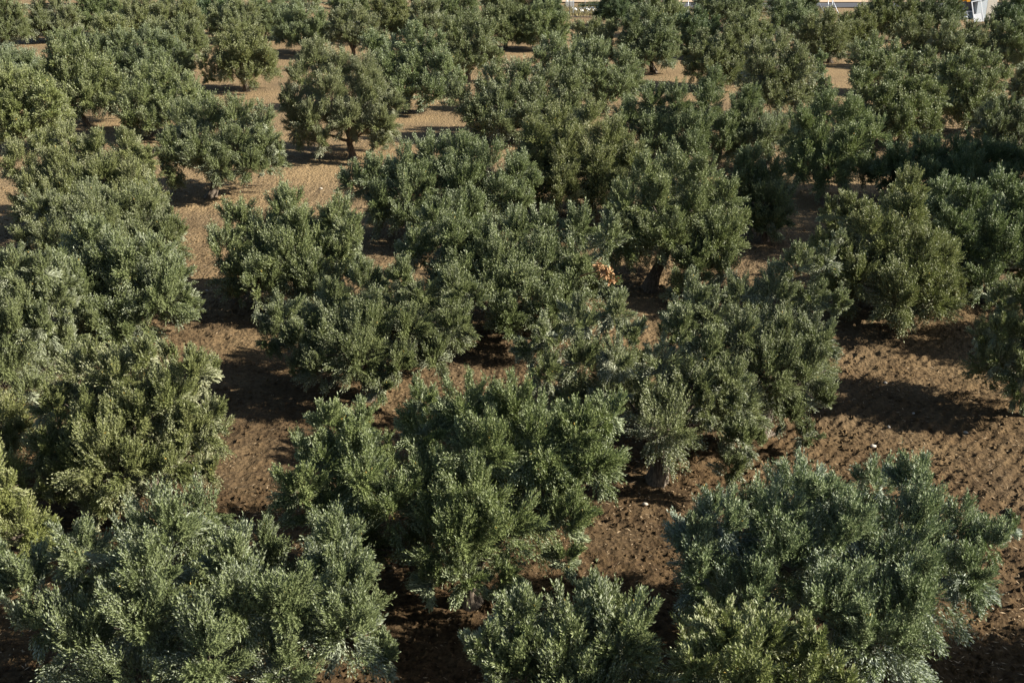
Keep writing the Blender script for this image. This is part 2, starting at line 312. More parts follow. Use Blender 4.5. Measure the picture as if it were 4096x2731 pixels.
TREES = [
('broad olive tree filling the bottom left corner, bare soil showing through its branches','g',(-5.37,14.80),[(-2.14,-0.11,2.97,0.53,0),(-2.72,0.01,3.04,0.44,0),(-1.28,0.10,3.38,0.47,0),(-0.03,0.31,3.64,0.59,0),(-0.06,-0.43,3.26,0.60,0),(-0.11,-0.88,2.80,0.66,0),(1.11,-0.05,3.32,0.49,0),(1.37,-0.76,3.03,0.60,0),(1.95,-0.72,3.00,0.63,0),(2.63,0.32,3.32,0.50,0),(2.72,-0.25,2.91,0.61,0),(2.91,-0.78,2.57,0.60,0),(0.95,-1.33,2.52,0.70,0),(-1.01,-0.90,2.35,0.66,0),(3.31,-0.54,1.91,0.34,0),(2.03,-1.14,2.22,0.65,0),(-1.75,-0.71,2.68,0.48,0),(-1.87,1.31,2.20,0.50,1),(-1.22,2.02,2.38,0.44,1),(-0.16,2.56,2.49,0.56,1),(0.06,2.47,1.80,0.57,1),(0.02,2.28,1.22,0.62,1),(0.85,2.57,1.99,0.47,1),(1.09,2.46,1.42,0.57,1),(1.73,2.22,1.52,0.60,1),(2.31,1.78,2.54,0.48,1),(2.39,1.96,1.77,0.58,1),(2.68,1.56,1.37,0.57,1),(2.92,1.20,0.99,0.32,1),(-1.57,1.70,1.45,0.46,1),(2.14,1.24,1.35,0.70,1),(-0.56,1.98,1.18,0.92,1),(-1.55,1.06,1.35,0.82,1),(1.03,0.44,1.85,1.00,1),(-0.90,0.67,1.85,1.00,1),(-0.13,-1.11,1.85,1.00,1)]),
('olive tree cut by the bottom edge, its tall middle spire rising over bare dark soil','g',(0.72,12.36),[(0.56,0.27,3.99,0.40,0),(-0.64,0.06,3.87,0.40,0),(-1.07,-0.17,3.66,0.34,0),(-0.00,-0.03,3.55,0.53,0),(0.67,-0.21,3.76,0.52,0),(-0.64,-0.17,3.24,0.59,0),(0.75,-0.28,3.11,0.58,0),(0.10,-0.58,3.01,0.73,0),(1.17,-0.16,2.94,0.32,0),(0.47,0.99,3.55,0.38,1),(-0.61,1.14,3.26,0.38,1),(-0.93,0.84,3.09,0.33,1),(0.15,1.35,2.81,0.51,1),(0.70,1.18,3.01,0.50,1),(-0.51,0.89,2.64,0.56,1),(0.64,1.20,2.32,0.55,1),(0.08,1.19,2.07,0.69,1),(1.00,1.02,2.29,0.31,1),(0.64,0.83,0.99,0.60,1),(-0.89,0.37,1.14,0.55,1),(0.48,0.20,1.71,0.82,1),(-0.42,0.31,1.71,0.82,1),(-0.06,-0.52,1.71,0.82,1)]),
('wide silvery olive tree with two spires beside the furrows in the lower right corner','s',(6.13,16.00),[(-3.08,0.03,2.99,0.46,0),(-2.69,-0.09,3.40,0.42,0),(-2.99,-0.45,2.63,0.52,0),(-1.16,0.20,3.68,0.56,0),(-1.77,0.15,3.17,0.60,0),(-1.69,-0.34,2.73,0.72,0),(-0.80,-0.25,3.25,0.58,0),(0.62,0.49,3.72,0.47,0),(0.37,-0.09,3.31,0.62,0),(0.08,-0.54,2.78,0.71,0),(1.11,-0.11,3.08,0.53,0),(1.60,-0.32,3.09,0.42,0),(2.16,0.13,3.14,0.23,0),(-1.16,-1.14,2.45,0.69,0),(-2.33,-0.79,2.45,0.58,0),(0.20,-1.17,2.47,0.63,0),(1.15,-0.72,2.73,0.51,0),(-0.64,-1.57,2.19,0.56,0),(-2.88,-0.82,2.22,0.35,0),(-2.65,1.64,2.13,0.44,1),(-2.44,1.76,2.43,0.40,1),(-2.58,1.62,1.56,0.50,1),(-0.96,2.22,2.62,0.53,1),(-1.56,2.13,2.14,0.57,1),(-1.53,2.29,1.39,0.68,1),(-0.66,2.39,1.91,0.56,1),(0.42,1.88,2.96,0.44,1),(0.25,2.02,2.22,0.59,1),(-0.06,2.11,1.43,0.68,1),(1.03,1.73,2.11,0.50,1),(1.39,1.64,2.06,0.40,1),(1.92,0.63,2.80,0.22,1),(-1.96,2.08,1.00,0.55,1),(0.99,1.90,1.40,0.49,1),(-2.48,1.53,1.02,0.34,1),(0.61,1.76,1.23,0.76,1),(-0.89,2.00,1.09,0.69,1),(-2.30,0.86,1.22,0.89,1),(0.97,0.41,1.85,1.00,1),(-0.85,0.63,1.85,1.00,1),(-0.12,-1.05,1.85,1.00,1)]),
('olive tree top cut by the bottom edge, directly below the wide two-spired silvery tree','g',(3.32,11.46),[(-0.72,0.16,4.33,0.32,0),(-0.24,0.08,4.16,0.40,0),(0.36,0.00,4.22,0.35,0),(-1.10,-0.13,3.99,0.35,0),(-0.54,-0.35,3.91,0.59,0),(0.27,-0.32,3.82,0.54,0),(0.68,-0.36,3.91,0.29,0),(-0.60,0.94,3.86,0.31,1),(-0.06,0.88,3.68,0.38,1),(0.46,1.01,3.64,0.33,1),(-1.00,0.64,3.53,0.33,1),(-0.63,0.87,3.24,0.56,1),(0.17,0.75,3.22,0.51,1),(0.51,0.90,3.22,0.28,1),(0.75,0.10,0.90,0.46,0),(0.30,0.76,1.03,0.53,1),(-0.83,0.49,0.96,0.49,1),(0.41,0.17,1.61,0.70,1),(-0.36,0.27,1.61,0.70,1),(-0.05,-0.44,1.61,0.70,1)]),
('large spreading olive tree in the lower centre with bright crown over a shaded hollow','g',(-0.82,18.52),[(-2.56,0.15,3.81,0.44,0),(-2.22,0.12,3.33,0.52,0),(-2.74,-0.20,3.23,0.48,0),(-3.05,-0.46,2.74,0.55,0),(-1.93,-0.40,2.98,0.62,0),(-0.85,0.50,4.14,0.34,0),(-0.82,0.44,3.54,0.49,0),(-0.04,0.44,3.90,0.52,0),(0.85,0.37,3.98,0.56,0),(0.29,-0.22,3.42,0.66,0),(1.25,-0.15,3.47,0.66,0),(1.97,0.05,3.64,0.55,0),(2.62,0.22,3.91,0.44,0),(2.30,-0.06,3.15,0.59,0),(1.58,-0.22,2.70,0.70,0),(-0.59,-0.33,2.76,0.63,0),(0.14,-0.76,2.73,0.65,0),(-1.37,-0.69,2.51,0.58,0),(-2.69,-0.45,2.28,0.48,0),(0.62,-1.14,2.42,0.61,0),(-0.25,-1.16,1.98,0.50,0),(1.72,-0.82,2.32,0.54,0),(1.80,-1.03,1.71,0.36,0),(0.01,-1.77,1.74,0.42,0),(-0.61,-1.70,1.61,0.39,0),(0.62,-1.65,1.66,0.39,0),(-2.23,1.47,3.09,0.42,1),(-2.01,2.01,2.35,0.49,1),(-2.34,1.41,2.37,0.45,1),(-2.63,1.01,1.95,0.52,1),(-1.78,2.01,1.75,0.59,1),(-0.90,2.34,3.17,0.32,1),(-0.82,2.31,2.56,0.46,1),(-0.03,2.27,2.93,0.50,1),(0.62,2.31,2.96,0.53,1),(0.39,2.29,2.14,0.63,1),(1.09,2.06,2.33,0.63,1),(1.66,2.02,2.61,0.53,1),(2.45,1.21,3.35,0.42,1),(1.94,1.40,2.37,0.56,1),(1.47,2.24,1.44,0.67,1),(-0.54,2.33,1.41,0.60,1),(0.25,2.34,1.18,0.62,1),(-2.41,1.35,1.33,0.46,1),(1.07,1.84,1.31,0.77,1),(-0.50,2.14,1.09,0.77,1),(-2.23,0.39,1.22,0.82,0),(1.03,0.44,1.85,1.00,1),(-0.90,0.67,1.85,1.00,1),(-0.13,-1.11,1.85,1.00,1)]),
('tall ragged olive tree at the left, a thin bare twig poking out to its right','g',(-8.36,21.35),[(0.75,0.31,3.81,0.42,0),(1.68,0.15,3.58,0.46,0),(-0.61,0.42,3.46,0.51,0),(0.09,0.19,3.36,0.55,0),(-1.25,0.12,2.79,0.51,0),(1.25,-0.14,3.11,0.58,0),(1.98,0.00,2.64,0.38,0),(-0.42,-0.17,2.73,0.67,0),(0.50,-0.27,2.58,0.71,0),(1.53,-0.14,2.31,0.63,0),(-1.30,-0.47,2.17,0.42,0),(-0.67,-0.63,1.74,0.63,0),(0.41,-0.86,1.77,0.70,0),(1.35,-0.71,1.79,0.54,0),(-0.21,-0.92,1.08,0.58,0),(2.01,-0.53,1.59,0.29,0),(-1.11,-0.66,1.14,0.42,0),(0.82,1.44,3.18,0.40,1),(1.56,1.50,2.85,0.44,1),(-0.50,1.37,2.92,0.48,1),(0.05,1.52,2.64,0.52,1),(-1.25,0.94,2.31,0.48,1),(1.03,1.37,2.30,0.55,1),(1.71,1.23,1.97,0.36,1),(-0.52,1.68,1.76,0.64,1),(0.32,1.48,1.65,0.67,1),(1.47,1.57,1.40,0.60,1),(-1.04,0.89,1.43,0.40,1),(1.07,1.18,1.08,0.78,1),(-0.51,1.27,1.18,0.63,1),(-1.20,0.38,1.20,0.72,0),(0.69,0.29,1.85,1.00,1),(-0.60,0.45,1.85,1.00,1),(-0.08,-0.75,1.85,1.00,1)]),
('bright small olive crown on the left edge above the big corner tree','y',(-11.01,19.19),[(1.08,-0.16,1.81,0.47,0),(1.33,-0.20,2.21,0.27,0),(0.37,0.08,2.25,0.70,0),(0.38,-0.64,1.42,0.77,0),(-0.36,-0.33,1.81,0.77,0),(0.77,-0.26,1.28,0.39,0),(0.89,1.11,1.11,0.44,1),(1.35,1.07,1.52,0.26,1),(0.42,1.28,1.58,0.67,1),(-0.30,0.90,1.13,0.73,1),(1.34,0.11,1.01,0.57,0),(0.53,0.97,0.88,0.52,1),(-0.57,0.33,0.95,0.52,1),(0.47,0.20,1.69,0.80,1),(-0.41,0.30,1.69,0.80,1),(-0.06,-0.50,1.69,0.80,1)]),
('thin yellowing olive tree on the left edge beside the tall ragged tree','y',(-12.13,22.79),[(0.88,-0.09,1.45,0.36,0),(0.91,-0.53,1.14,0.40,0),(0.14,-0.07,1.77,0.63,0),(-0.47,-0.46,1.20,0.80,0),(0.28,-0.69,1.00,0.49,0),(0.93,1.12,0.78,0.34,1),(-0.00,1.05,1.14,0.60,1),(0.37,0.93,1.07,0.62,1),(-0.54,0.57,0.92,0.62,1),(0.45,0.19,1.66,0.76,1),(-0.39,0.29,1.66,0.76,1),(-0.05,-0.48,1.66,0.76,1)]),
('full bright olive crown cut by the left edge at mid height','g',(-13.53,26.68),[(0.99,0.21,4.08,0.50,0),(1.70,0.30,3.94,0.46,0),(1.23,0.12,3.30,0.71,0),(1.98,0.18,3.28,0.41,0),(0.97,-0.54,2.74,0.75,0),(1.78,-0.41,2.69,0.55,0),(-0.01,0.01,3.46,1.01,0),(0.90,-0.77,1.77,0.70,0),(-0.28,-0.52,1.90,1.01,0),(1.33,-0.95,1.25,0.45,0),(0.81,1.51,3.38,0.48,1),(1.56,1.48,3.28,0.43,1),(1.01,1.68,2.47,0.67,1),(1.74,1.18,2.71,0.39,1),(0.86,1.43,1.71,0.71,1),(1.67,1.27,1.79,0.52,1),(-0.16,1.39,2.71,0.96,1),(1.50,0.99,1.02,0.73,1),(0.09,1.20,1.03,0.61,1),(-0.56,0.56,1.00,0.77,1),(0.63,0.26,1.85,1.00,1),(-0.54,0.41,1.85,1.00,1),(-0.08,-0.67,1.85,1.00,1)]),
('rounded olive tree left of the bare soil strip, three bright crests above a black hollow','g',(-12.59,31.66),[(-0.00,0.35,3.20,0.68,0),(0.71,0.03,2.90,0.68,0),(-0.05,-0.28,2.19,0.82,0),(1.41,-0.28,2.60,0.74,0),(2.17,-0.11,2.95,0.57,0),(2.61,-0.08,2.40,0.48,0),(2.31,-0.64,1.78,0.95,0),(1.21,-0.41,1.70,0.82,0),(2.86,-0.35,1.67,0.38,0),(0.78,-0.88,1.19,0.74,0),(1.76,-0.75,1.14,0.81,0),(-0.00,-0.78,1.29,0.61,0),(-0.09,1.04,2.78,0.65,1),(0.53,1.51,2.11,0.65,1),(0.03,1.12,1.44,0.77,1),(1.22,1.54,1.64,0.71,1),(1.96,1.35,2.16,0.54,1),(2.25,1.45,1.58,0.45,1),(2.59,1.11,0.89,0.36,1),(2.13,0.40,1.20,0.70,0),(1.70,1.06,1.24,0.60,1),(0.73,1.40,1.27,0.74,1),(-0.57,0.35,1.14,0.60,0),(-0.46,-0.63,1.17,0.62,0),(0.46,-1.36,1.27,0.61,0),(1.33,-1.29,1.01,0.75,0),(0.66,0.28,1.85,1.00,1),(-0.58,0.43,1.85,1.00,1),(-0.08,-0.72,1.85,1.00,1)]),
('low wide olive tree with two humps standing alone on the pale strip left of centre','g',(-7.07,35.29),[(-1.91,0.25,2.79,0.68,0),(-2.16,-0.49,2.05,0.67,0),(-1.08,-0.25,2.13,0.68,0),(-0.32,0.24,3.16,0.68,0),(0.20,-0.10,2.52,0.75,0),(1.30,0.20,2.80,0.68,0),(1.77,-0.23,2.56,0.52,0),(-0.44,-0.88,1.59,0.74,0),(0.63,-0.50,1.76,0.82,0),(1.49,-0.50,1.91,0.60,0),(-1.61,-0.72,1.39,0.60,0),(0.29,-1.15,1.24,0.74,0),(-1.82,-0.99,0.74,0.37,0),(-1.62,1.50,2.10,0.65,1),(-2.00,1.19,1.17,0.64,1),(-1.00,1.74,1.09,0.64,1),(-0.36,1.94,2.26,0.64,1),(0.23,1.91,1.48,0.71,1),(1.09,1.60,2.05,0.64,1),(1.66,1.29,1.75,0.50,1),(1.44,1.31,0.96,0.57,1),(1.57,-0.20,1.13,0.78,0),(0.91,1.38,1.26,0.78,1),(-0.74,1.65,1.08,0.92,1),(-1.72,0.79,1.21,0.79,1),(-1.83,-0.54,1.32,0.80,0),(-0.95,-1.56,1.18,0.80,0),(0.80,-1.45,1.10,0.91,0),(0.83,0.35,1.85,1.00,1),(-0.72,0.54,1.85,1.00,1),(-0.10,-0.89,1.85,1.00,1)]),
('dense round olive tree in the centre left, its lower left side in deep shade','g',(-3.89,28.04),[(-2.14,-0.33,2.49,0.53,0),(-2.53,-0.34,1.88,0.48,0),(-1.66,-0.70,1.90,0.53,0),(-0.92,0.09,2.82,0.48,0),(-0.02,0.44,3.07,0.59,0),(0.93,0.34,3.35,0.48,0),(1.51,0.17,2.92,0.53,0),(2.44,0.21,3.09,0.53,0),(2.90,0.02,2.85,0.32,0),(0.18,-0.55,2.45,0.68,0),(1.21,-0.62,2.35,0.63,0),(2.33,-0.33,2.24,0.58,0),(-0.85,-0.70,2.02,0.63,0),(-1.02,-1.31,1.42,0.57,0),(0.01,-1.32,1.66,0.62,0),(0.90,-1.28,1.52,0.52,0),(1.89,-0.84,1.58,0.58,0),(0.46,-1.57,1.04,0.41,0),(-1.76,-0.99,1.27,0.42,0),(-1.97,1.46,1.55,0.50,1),(-2.18,1.27,1.02,0.45,1),(-0.77,2.40,1.64,0.46,1),(0.12,2.26,2.11,0.56,1),(0.87,2.39,2.28,0.46,1),(1.48,2.13,1.90,0.51,1),(2.15,1.94,2.17,0.51,1),(2.48,1.30,2.15,0.30,1),(2.20,1.71,1.18,0.55,1),(1.01,1.97,1.32,0.75,1),(-0.15,2.14,1.08,0.71,1),(-1.47,1.46,1.25,0.84,1),(1.02,0.43,1.85,1.00,1),(-0.89,0.67,1.85,1.00,1),(-0.12,-1.11,1.85,1.00,1)]),
('big middle olive tree with a scorched brown dead branch on its right','g',(0.05,32.92),[(-2.40,0.44,3.55,0.59,0),(-3.06,-0.04,2.80,0.59,0),(-1.85,-0.18,2.98,0.70,0),(-1.07,0.06,2.91,0.70,0),(-0.00,0.11,3.17,0.59,0),(0.93,0.24,3.27,0.59,0),(1.98,0.10,3.38,0.56,0),(2.91,-0.04,3.15,0.53,0),(-0.40,-0.61,2.43,0.83,0),(-1.58,-0.65,2.17,0.84,0),(0.79,-0.60,2.42,0.84,0),(1.98,-0.47,2.38,0.77,0),(2.78,-0.54,1.85,0.49,0),(-0.78,-1.35,1.72,0.76,0),(0.38,-1.63,1.68,0.82,0),(1.56,-1.17,1.65,0.69,0),(-2.12,-0.41,2.22,0.56,0),(-2.17,1.45,2.98,0.56,1),(-2.75,0.82,2.30,0.56,1),(-1.66,1.85,1.93,0.66,1),(-1.09,2.14,1.83,0.67,1),(-0.10,2.39,2.00,0.56,1),(0.97,2.35,2.18,0.56,1),(1.93,1.82,2.47,0.53,1),(2.72,1.00,2.56,0.51,1),(1.67,2.08,1.09,0.73,1),(-2.02,1.77,1.10,0.53,1),(2.17,0.16,1.17,0.82,0),(1.63,1.45,1.19,0.91,1),(-0.61,2.09,1.22,0.87,1),(-2.15,0.33,1.17,0.71,0),(-2.08,-0.63,1.12,0.78,0),(-0.17,-2.17,1.30,0.71,0),(0.99,-1.94,1.18,0.90,0),(1.03,0.44,1.85,1.00,1),(-0.90,0.67,1.85,1.00,1),(-0.13,-1.11,1.85,1.00,1)]),
('flat-topped olive tree behind the open strip, just above the tree with the scorched branch','g',(-3.84,43.19),[(-2.36,-0.28,2.34,0.63,0),(-1.51,-0.25,2.50,0.72,0),(-0.32,-0.08,2.89,0.72,0),(0.67,0.36,3.22,0.72,0),(1.86,0.38,3.22,0.81,0),(2.89,-0.12,2.82,0.81,0),(4.08,-0.10,2.64,0.72,0),(4.67,-0.19,2.23,0.50,0),(1.89,-0.66,2.26,0.98,0),(0.21,-0.74,2.11,0.89,0),(-1.28,-1.09,1.69,0.75,0),(3.40,-0.84,1.96,0.80,0),(-0.24,-1.66,1.33,0.67,0),(2.25,-1.55,1.47,0.74,0),(4.08,-0.99,1.66,0.62,0),(-2.05,0.21,2.01,0.60,1),(-1.27,1.16,1.74,0.68,1),(-0.34,1.96,1.83,0.68,1),(0.71,2.43,2.15,0.69,1),(1.56,2.44,2.15,0.77,1),(2.46,1.97,1.73,0.77,1),(3.79,1.41,1.83,0.68,1),(2.92,0.56,1.15,0.75,0),(1.87,1.90,1.25,0.81,1),(0.24,2.10,1.11,0.71,1),(-1.34,0.35,1.28,0.84,0),(-1.11,-1.01,1.14,0.72,0),(0.44,-2.14,1.08,0.69,0),(2.00,-1.82,1.25,0.92,0),(1.03,0.44,1.85,1.00,1),(-0.90,0.67,1.85,1.00,1),(-0.13,-1.11,1.85,1.00,1)]),
('olive tree with a narrow domed top right of the flat-topped tree','g',(2.66,46.25),[(-1.78,0.01,3.34,0.86,0),(-0.79,0.26,3.83,0.76,0),(0.49,0.59,3.86,0.81,0),(1.36,-0.14,3.19,0.86,0),(-0.43,-0.27,2.86,1.05,0),(-1.87,-0.51,2.19,0.80,0),(0.98,-0.85,2.27,0.95,0),(2.25,-0.58,2.38,0.80,0),(-0.63,-1.27,1.64,0.94,0),(0.99,-1.16,1.25,0.95,0),(-1.78,-0.96,1.38,0.72,0),(-1.62,1.85,2.38,0.82,1),(-0.60,2.12,2.86,0.73,1),(0.33,2.09,3.05,0.77,1),(1.09,1.94,2.11,0.81,1),(-0.43,2.18,1.61,1.00,1),(2.16,1.38,1.36,0.76,1),(1.87,-0.13,1.18,0.69,0),(1.18,1.48,1.09,0.73,1),(-0.40,1.91,1.20,0.88,1),(-1.79,0.88,1.28,0.69,1),(-1.68,-1.06,1.30,0.68,0),(-0.66,-1.84,1.26,0.72,0),(1.40,-1.27,1.36,0.88,0),(0.92,0.39,1.85,1.00,1),(-0.80,0.60,1.85,1.00,1),(-0.11,-0.99,1.85,1.00,1)]),
('tall olive tree with a dark leaning trunk in the shade right of centre','g',(4.86,37.19),[(-0.36,0.38,3.82,0.66,0),(0.70,0.55,3.93,0.71,0),(1.59,0.52,3.78,0.66,0),(2.33,0.20,3.11,0.66,0),(-0.08,-0.12,3.04,0.86,0),(1.27,-0.06,2.87,0.86,0),(-1.12,-0.20,3.06,0.66,0),(2.78,-0.00,2.55,0.50,0),(0.48,-0.78,2.01,0.78,0),(1.97,-0.62,1.96,0.78,0),(1.23,-0.98,1.15,0.81,0),(2.27,-0.99,1.00,0.75,0),(0.67,-2.01,0.73,0.53,0),(-0.53,-0.59,1.95,0.62,0),(-0.31,1.71,3.09,0.63,1),(0.66,2.04,3.13,0.67,1),(1.29,1.94,3.02,0.63,1),(2.22,1.67,2.31,0.63,1),(0.01,1.61,2.13,0.82,1),(1.01,2.02,1.79,0.82,1),(-1.07,1.14,2.33,0.62,1),(2.65,1.26,1.85,0.48,1),(2.23,-0.34,1.74,0.93,0),(1.65,1.30,1.51,0.80,1),(0.15,1.64,1.71,0.93,1),(-0.83,0.96,1.48,0.93,1),(-1.11,-0.25,1.76,0.91,0),(0.80,0.34,1.90,0.80,1),(-0.70,0.52,1.90,0.80,1),(-0.10,-0.87,1.90,0.80,1)]),
('tall bright olive tree beside the ploughed patch, its right edge falling to the furrows','g',(6.42,25.92),[(0.52,0.20,4.45,0.44,0),(1.28,0.33,4.58,0.39,0),(1.54,0.31,5.08,0.21,0),(-1.99,0.08,3.60,0.51,0),(-2.34,-0.28,3.16,0.47,0),(-1.48,-0.14,3.34,0.49,0),(-0.80,0.21,3.66,0.47,0),(0.03,0.08,3.71,0.54,0),(0.92,0.21,3.66,0.51,0),(1.54,0.10,3.59,0.34,0),(-0.87,-0.50,2.91,0.58,0),(0.13,-0.29,2.82,0.64,0),(1.06,-0.44,2.77,0.57,0),(-1.51,-0.62,2.61,0.49,0),(-0.31,-0.67,2.06,0.64,0),(0.71,-0.86,2.02,0.63,0),(1.18,-0.94,1.36,0.44,0),(0.31,-1.14,1.11,0.49,0),(0.74,-1.33,0.61,0.37,0),(0.40,1.87,3.57,0.42,1),(1.17,1.48,3.94,0.37,1),(1.49,1.46,4.44,0.20,1),(-1.66,1.13,3.00,0.49,1),(-2.24,0.14,2.87,0.45,1),(-1.36,1.54,2.44,0.47,1),(-0.71,1.56,2.93,0.45,1),(-0.06,1.77,2.81,0.51,1),(0.90,1.79,2.82,0.49,1),(1.44,1.35,2.90,0.33,1),(-0.67,1.60,1.82,0.55,1),(0.11,1.80,1.74,0.61,1),(0.94,1.54,1.74,0.54,1),(-1.27,1.33,1.59,0.46,1),(1.28,1.03,1.08,0.81,1),(-0.73,1.45,1.08,0.76,1),(-1.39,0.82,1.06,0.81,1),(0.77,0.33,1.85,1.00,1),(-0.67,0.50,1.85,1.00,1),(-0.09,-0.83,1.85,1.00,1)]),
('olive tree with a thick pale trunk and suckers standing in sunlit soil','g',(3.46,23.40),[(-3.08,0.10,3.35,0.38,0),(-2.64,0.10,3.67,0.41,0),(-1.93,0.60,3.79,0.46,0),(-1.13,0.74,3.95,0.44,0),(-0.75,0.41,3.65,0.36,0),(-2.74,-0.31,2.99,0.43,0),(-1.95,-0.03,3.08,0.50,0),(-1.09,-0.29,3.20,0.46,0),(0.31,0.24,3.72,0.45,0),(-0.10,-0.12,3.12,0.50,0),(0.79,0.01,3.28,0.50,0),(0.59,-0.31,2.57,0.59,0),(1.37,-0.28,2.66,0.47,0),(-0.06,-0.49,2.49,0.40,0),(1.66,-0.50,2.22,0.36,0),(0.92,-0.55,2.19,0.40,0),(1.63,-0.93,1.56,0.49,0),(1.47,-1.02,0.90,0.43,0),(2.08,-0.48,1.34,0.26,0),(-1.27,-0.35,2.47,0.36,0),(-0.44,-1.24,1.35,0.16,0),(-2.84,0.87,2.89,0.36,1),(-2.29,1.54,2.89,0.38,1),(-1.86,1.87,3.09,0.43,1),(-1.10,2.35,3.09,0.42,1),(-0.66,2.09,2.76,0.35,1),(-2.54,1.41,2.08,0.41,1),(-1.67,1.75,2.15,0.47,1),(-0.97,2.19,1.93,0.44,1),(0.37,2.24,2.68,0.43,1),(-0.16,2.36,1.86,0.47,1),(0.86,2.04,2.23,0.47,1),(0.54,2.28,1.25,0.56,1),(1.36,1.78,1.59,0.45,1),(-0.07,2.16,1.14,0.38,1),(1.58,1.72,1.08,0.34,1),(0.88,2.13,0.83,0.38,1),(-1.02,2.16,1.20,0.34,1),(1.73,0.57,1.62,0.76,0),(1.40,1.22,1.49,0.93,1),(-0.95,1.84,1.77,0.90,1),(-1.94,0.94,1.53,0.82,1),(0.95,0.40,1.90,0.80,1),(-0.82,0.61,1.90,0.80,1),(-0.12,-1.02,1.90,0.80,1)]),
('olive tree with hanging skirts standing in dark shade above the furrows at the right','g',(12.54,34.07),[(-2.54,0.10,3.54,0.40,0),(-2.69,-0.07,2.59,0.51,0),(-1.89,0.15,3.38,0.61,0),(-1.54,-0.45,2.99,0.72,0),(-0.16,0.33,4.17,0.55,0),(-0.22,0.05,3.41,0.69,0),(-0.80,-0.41,2.56,0.75,0),(-2.11,-0.34,2.25,0.61,0),(0.13,-0.51,2.45,0.72,0),(0.68,-0.61,2.19,0.60,0),(-1.87,-1.13,1.80,0.60,0),(-0.22,-1.08,1.64,0.69,0),(0.86,-0.78,1.39,0.61,0),(1.38,-1.00,1.04,0.40,0),(-0.65,-1.37,1.17,0.50,0),(-2.14,1.59,2.74,0.38,1),(-2.48,1.10,1.94,0.48,1),(-1.56,1.63,2.59,0.58,1),(-1.46,1.98,1.75,0.68,1),(-0.09,1.84,3.36,0.52,1),(-0.30,1.71,2.53,0.66,1),(-0.78,2.06,1.29,0.71,1),(-1.77,1.56,1.26,0.58,1),(0.23,1.91,1.21,0.68,1),(0.61,1.72,1.00,0.57,1),(1.23,0.30,1.09,0.72,0),(0.27,1.55,1.28,0.90,1),(-0.39,1.72,1.23,0.68,1),(-1.83,1.05,1.09,0.73,1),(-2.11,-0.51,1.09,0.85,0),(-0.76,-1.69,1.28,0.93,0),(0.42,-1.47,1.15,0.76,0),(0.82,0.34,1.85,1.00,1),(-0.71,0.53,1.85,1.00,1),(-0.10,-0.88,1.85,1.00,1)]),
('two-crested olive tree cut by the right edge behind the tree with hanging skirts','g',(16.08,35.72),[(-1.87,0.31,3.54,0.58,0),(-1.05,0.09,3.23,0.64,0),(0.03,0.46,3.65,0.58,0),(0.45,-0.07,3.27,0.63,0),(-1.74,-0.48,2.66,0.63,0),(-0.60,-0.52,2.52,0.75,0),(0.59,-0.50,2.22,0.78,0),(1.26,-0.36,2.77,0.90,0),(-1.18,-0.80,1.87,0.67,0),(-0.10,-0.98,1.78,0.67,0),(-1.88,-0.85,1.74,0.52,0),(1.43,-0.72,1.70,0.75,0),(-1.77,1.59,2.84,0.55,1),(-0.97,1.65,2.40,0.60,1),(-0.00,1.66,2.98,0.55,1),(0.51,1.79,2.30,0.60,1),(-1.56,1.56,1.60,0.60,1),(-0.64,1.97,1.25,0.71,1),(1.27,1.26,1.91,0.86,1),(1.36,0.18,1.13,0.87,0),(0.52,1.41,1.12,0.80,1),(-0.73,1.52,1.08,0.81,1),(-1.72,0.58,1.30,0.72,1),(-1.79,-0.37,1.21,0.86,0),(-0.93,-1.44,1.10,0.68,0),(1.08,-0.91,1.27,0.67,0),(0.76,0.32,1.85,1.00,1),(-0.66,0.49,1.85,1.00,1),(-0.09,-0.82,1.85,1.00,1)]),
('silver-tipped olive tree cut by the right edge beside the furrows','s',(14.02,26.94),[(-1.43,0.30,3.14,0.39,0),(-0.99,0.22,3.29,0.41,0),(-1.56,-0.27,2.52,0.43,0),(-1.01,-0.31,2.42,0.61,0),(-1.49,-0.42,1.74,0.43,0),(-1.02,-0.75,1.40,0.56,0),(-0.20,-0.10,2.82,0.87,0),(-0.12,-0.65,1.60,0.87,0),(-1.10,-0.86,0.97,0.41,0),(-1.31,0.92,2.75,0.37,1),(-0.80,1.27,2.70,0.39,1),(-1.53,1.06,1.80,0.41,1),(-1.04,1.31,1.56,0.58,1),(-1.27,0.87,1.04,0.41,1),(-0.25,1.06,2.17,0.83,1),(-0.55,0.98,1.09,0.63,1),(-1.38,0.59,1.10,0.64,1),(0.47,0.20,1.69,0.80,1),(-0.41,0.30,1.69,0.80,1),(-0.06,-0.50,1.69,0.80,1)]),
('low blue-green olive tree wholly in shade near the right edge','d',(19.25,47.65),[(-3.58,-0.47,1.75,0.49,0),(-2.77,-0.11,2.05,0.75,0),(-1.44,0.04,2.30,0.79,0),(0.14,0.30,2.33,0.83,0),(1.50,-0.13,2.15,0.83,0),(2.43,-0.49,1.85,0.88,0),(-1.89,-1.07,1.43,0.82,0),(0.03,-0.89,1.38,0.94,0),(1.68,-0.97,1.22,0.82,0),(-3.32,0.34,1.27,0.47,1),(-2.36,1.65,1.12,0.71,1),(-1.37,2.33,1.12,0.75,1),(0.05,2.30,1.29,0.79,1),(1.91,0.12,1.15,0.79,0),(0.68,1.96,1.15,0.79,1),(-0.22,2.18,1.19,0.70,1),(-2.35,0.61,1.37,0.70,0),(-2.29,-0.78,1.36,0.71,0),(-0.34,-2.17,1.11,0.80,0),(1.36,-1.45,1.31,0.88,0),(1.03,0.44,1.85,1.00,1),(-0.90,0.67,1.85,1.00,1),(-0.13,-1.11,1.85,1.00,1)]),  # dark teal of the shade is put into the leaf colour by tone d
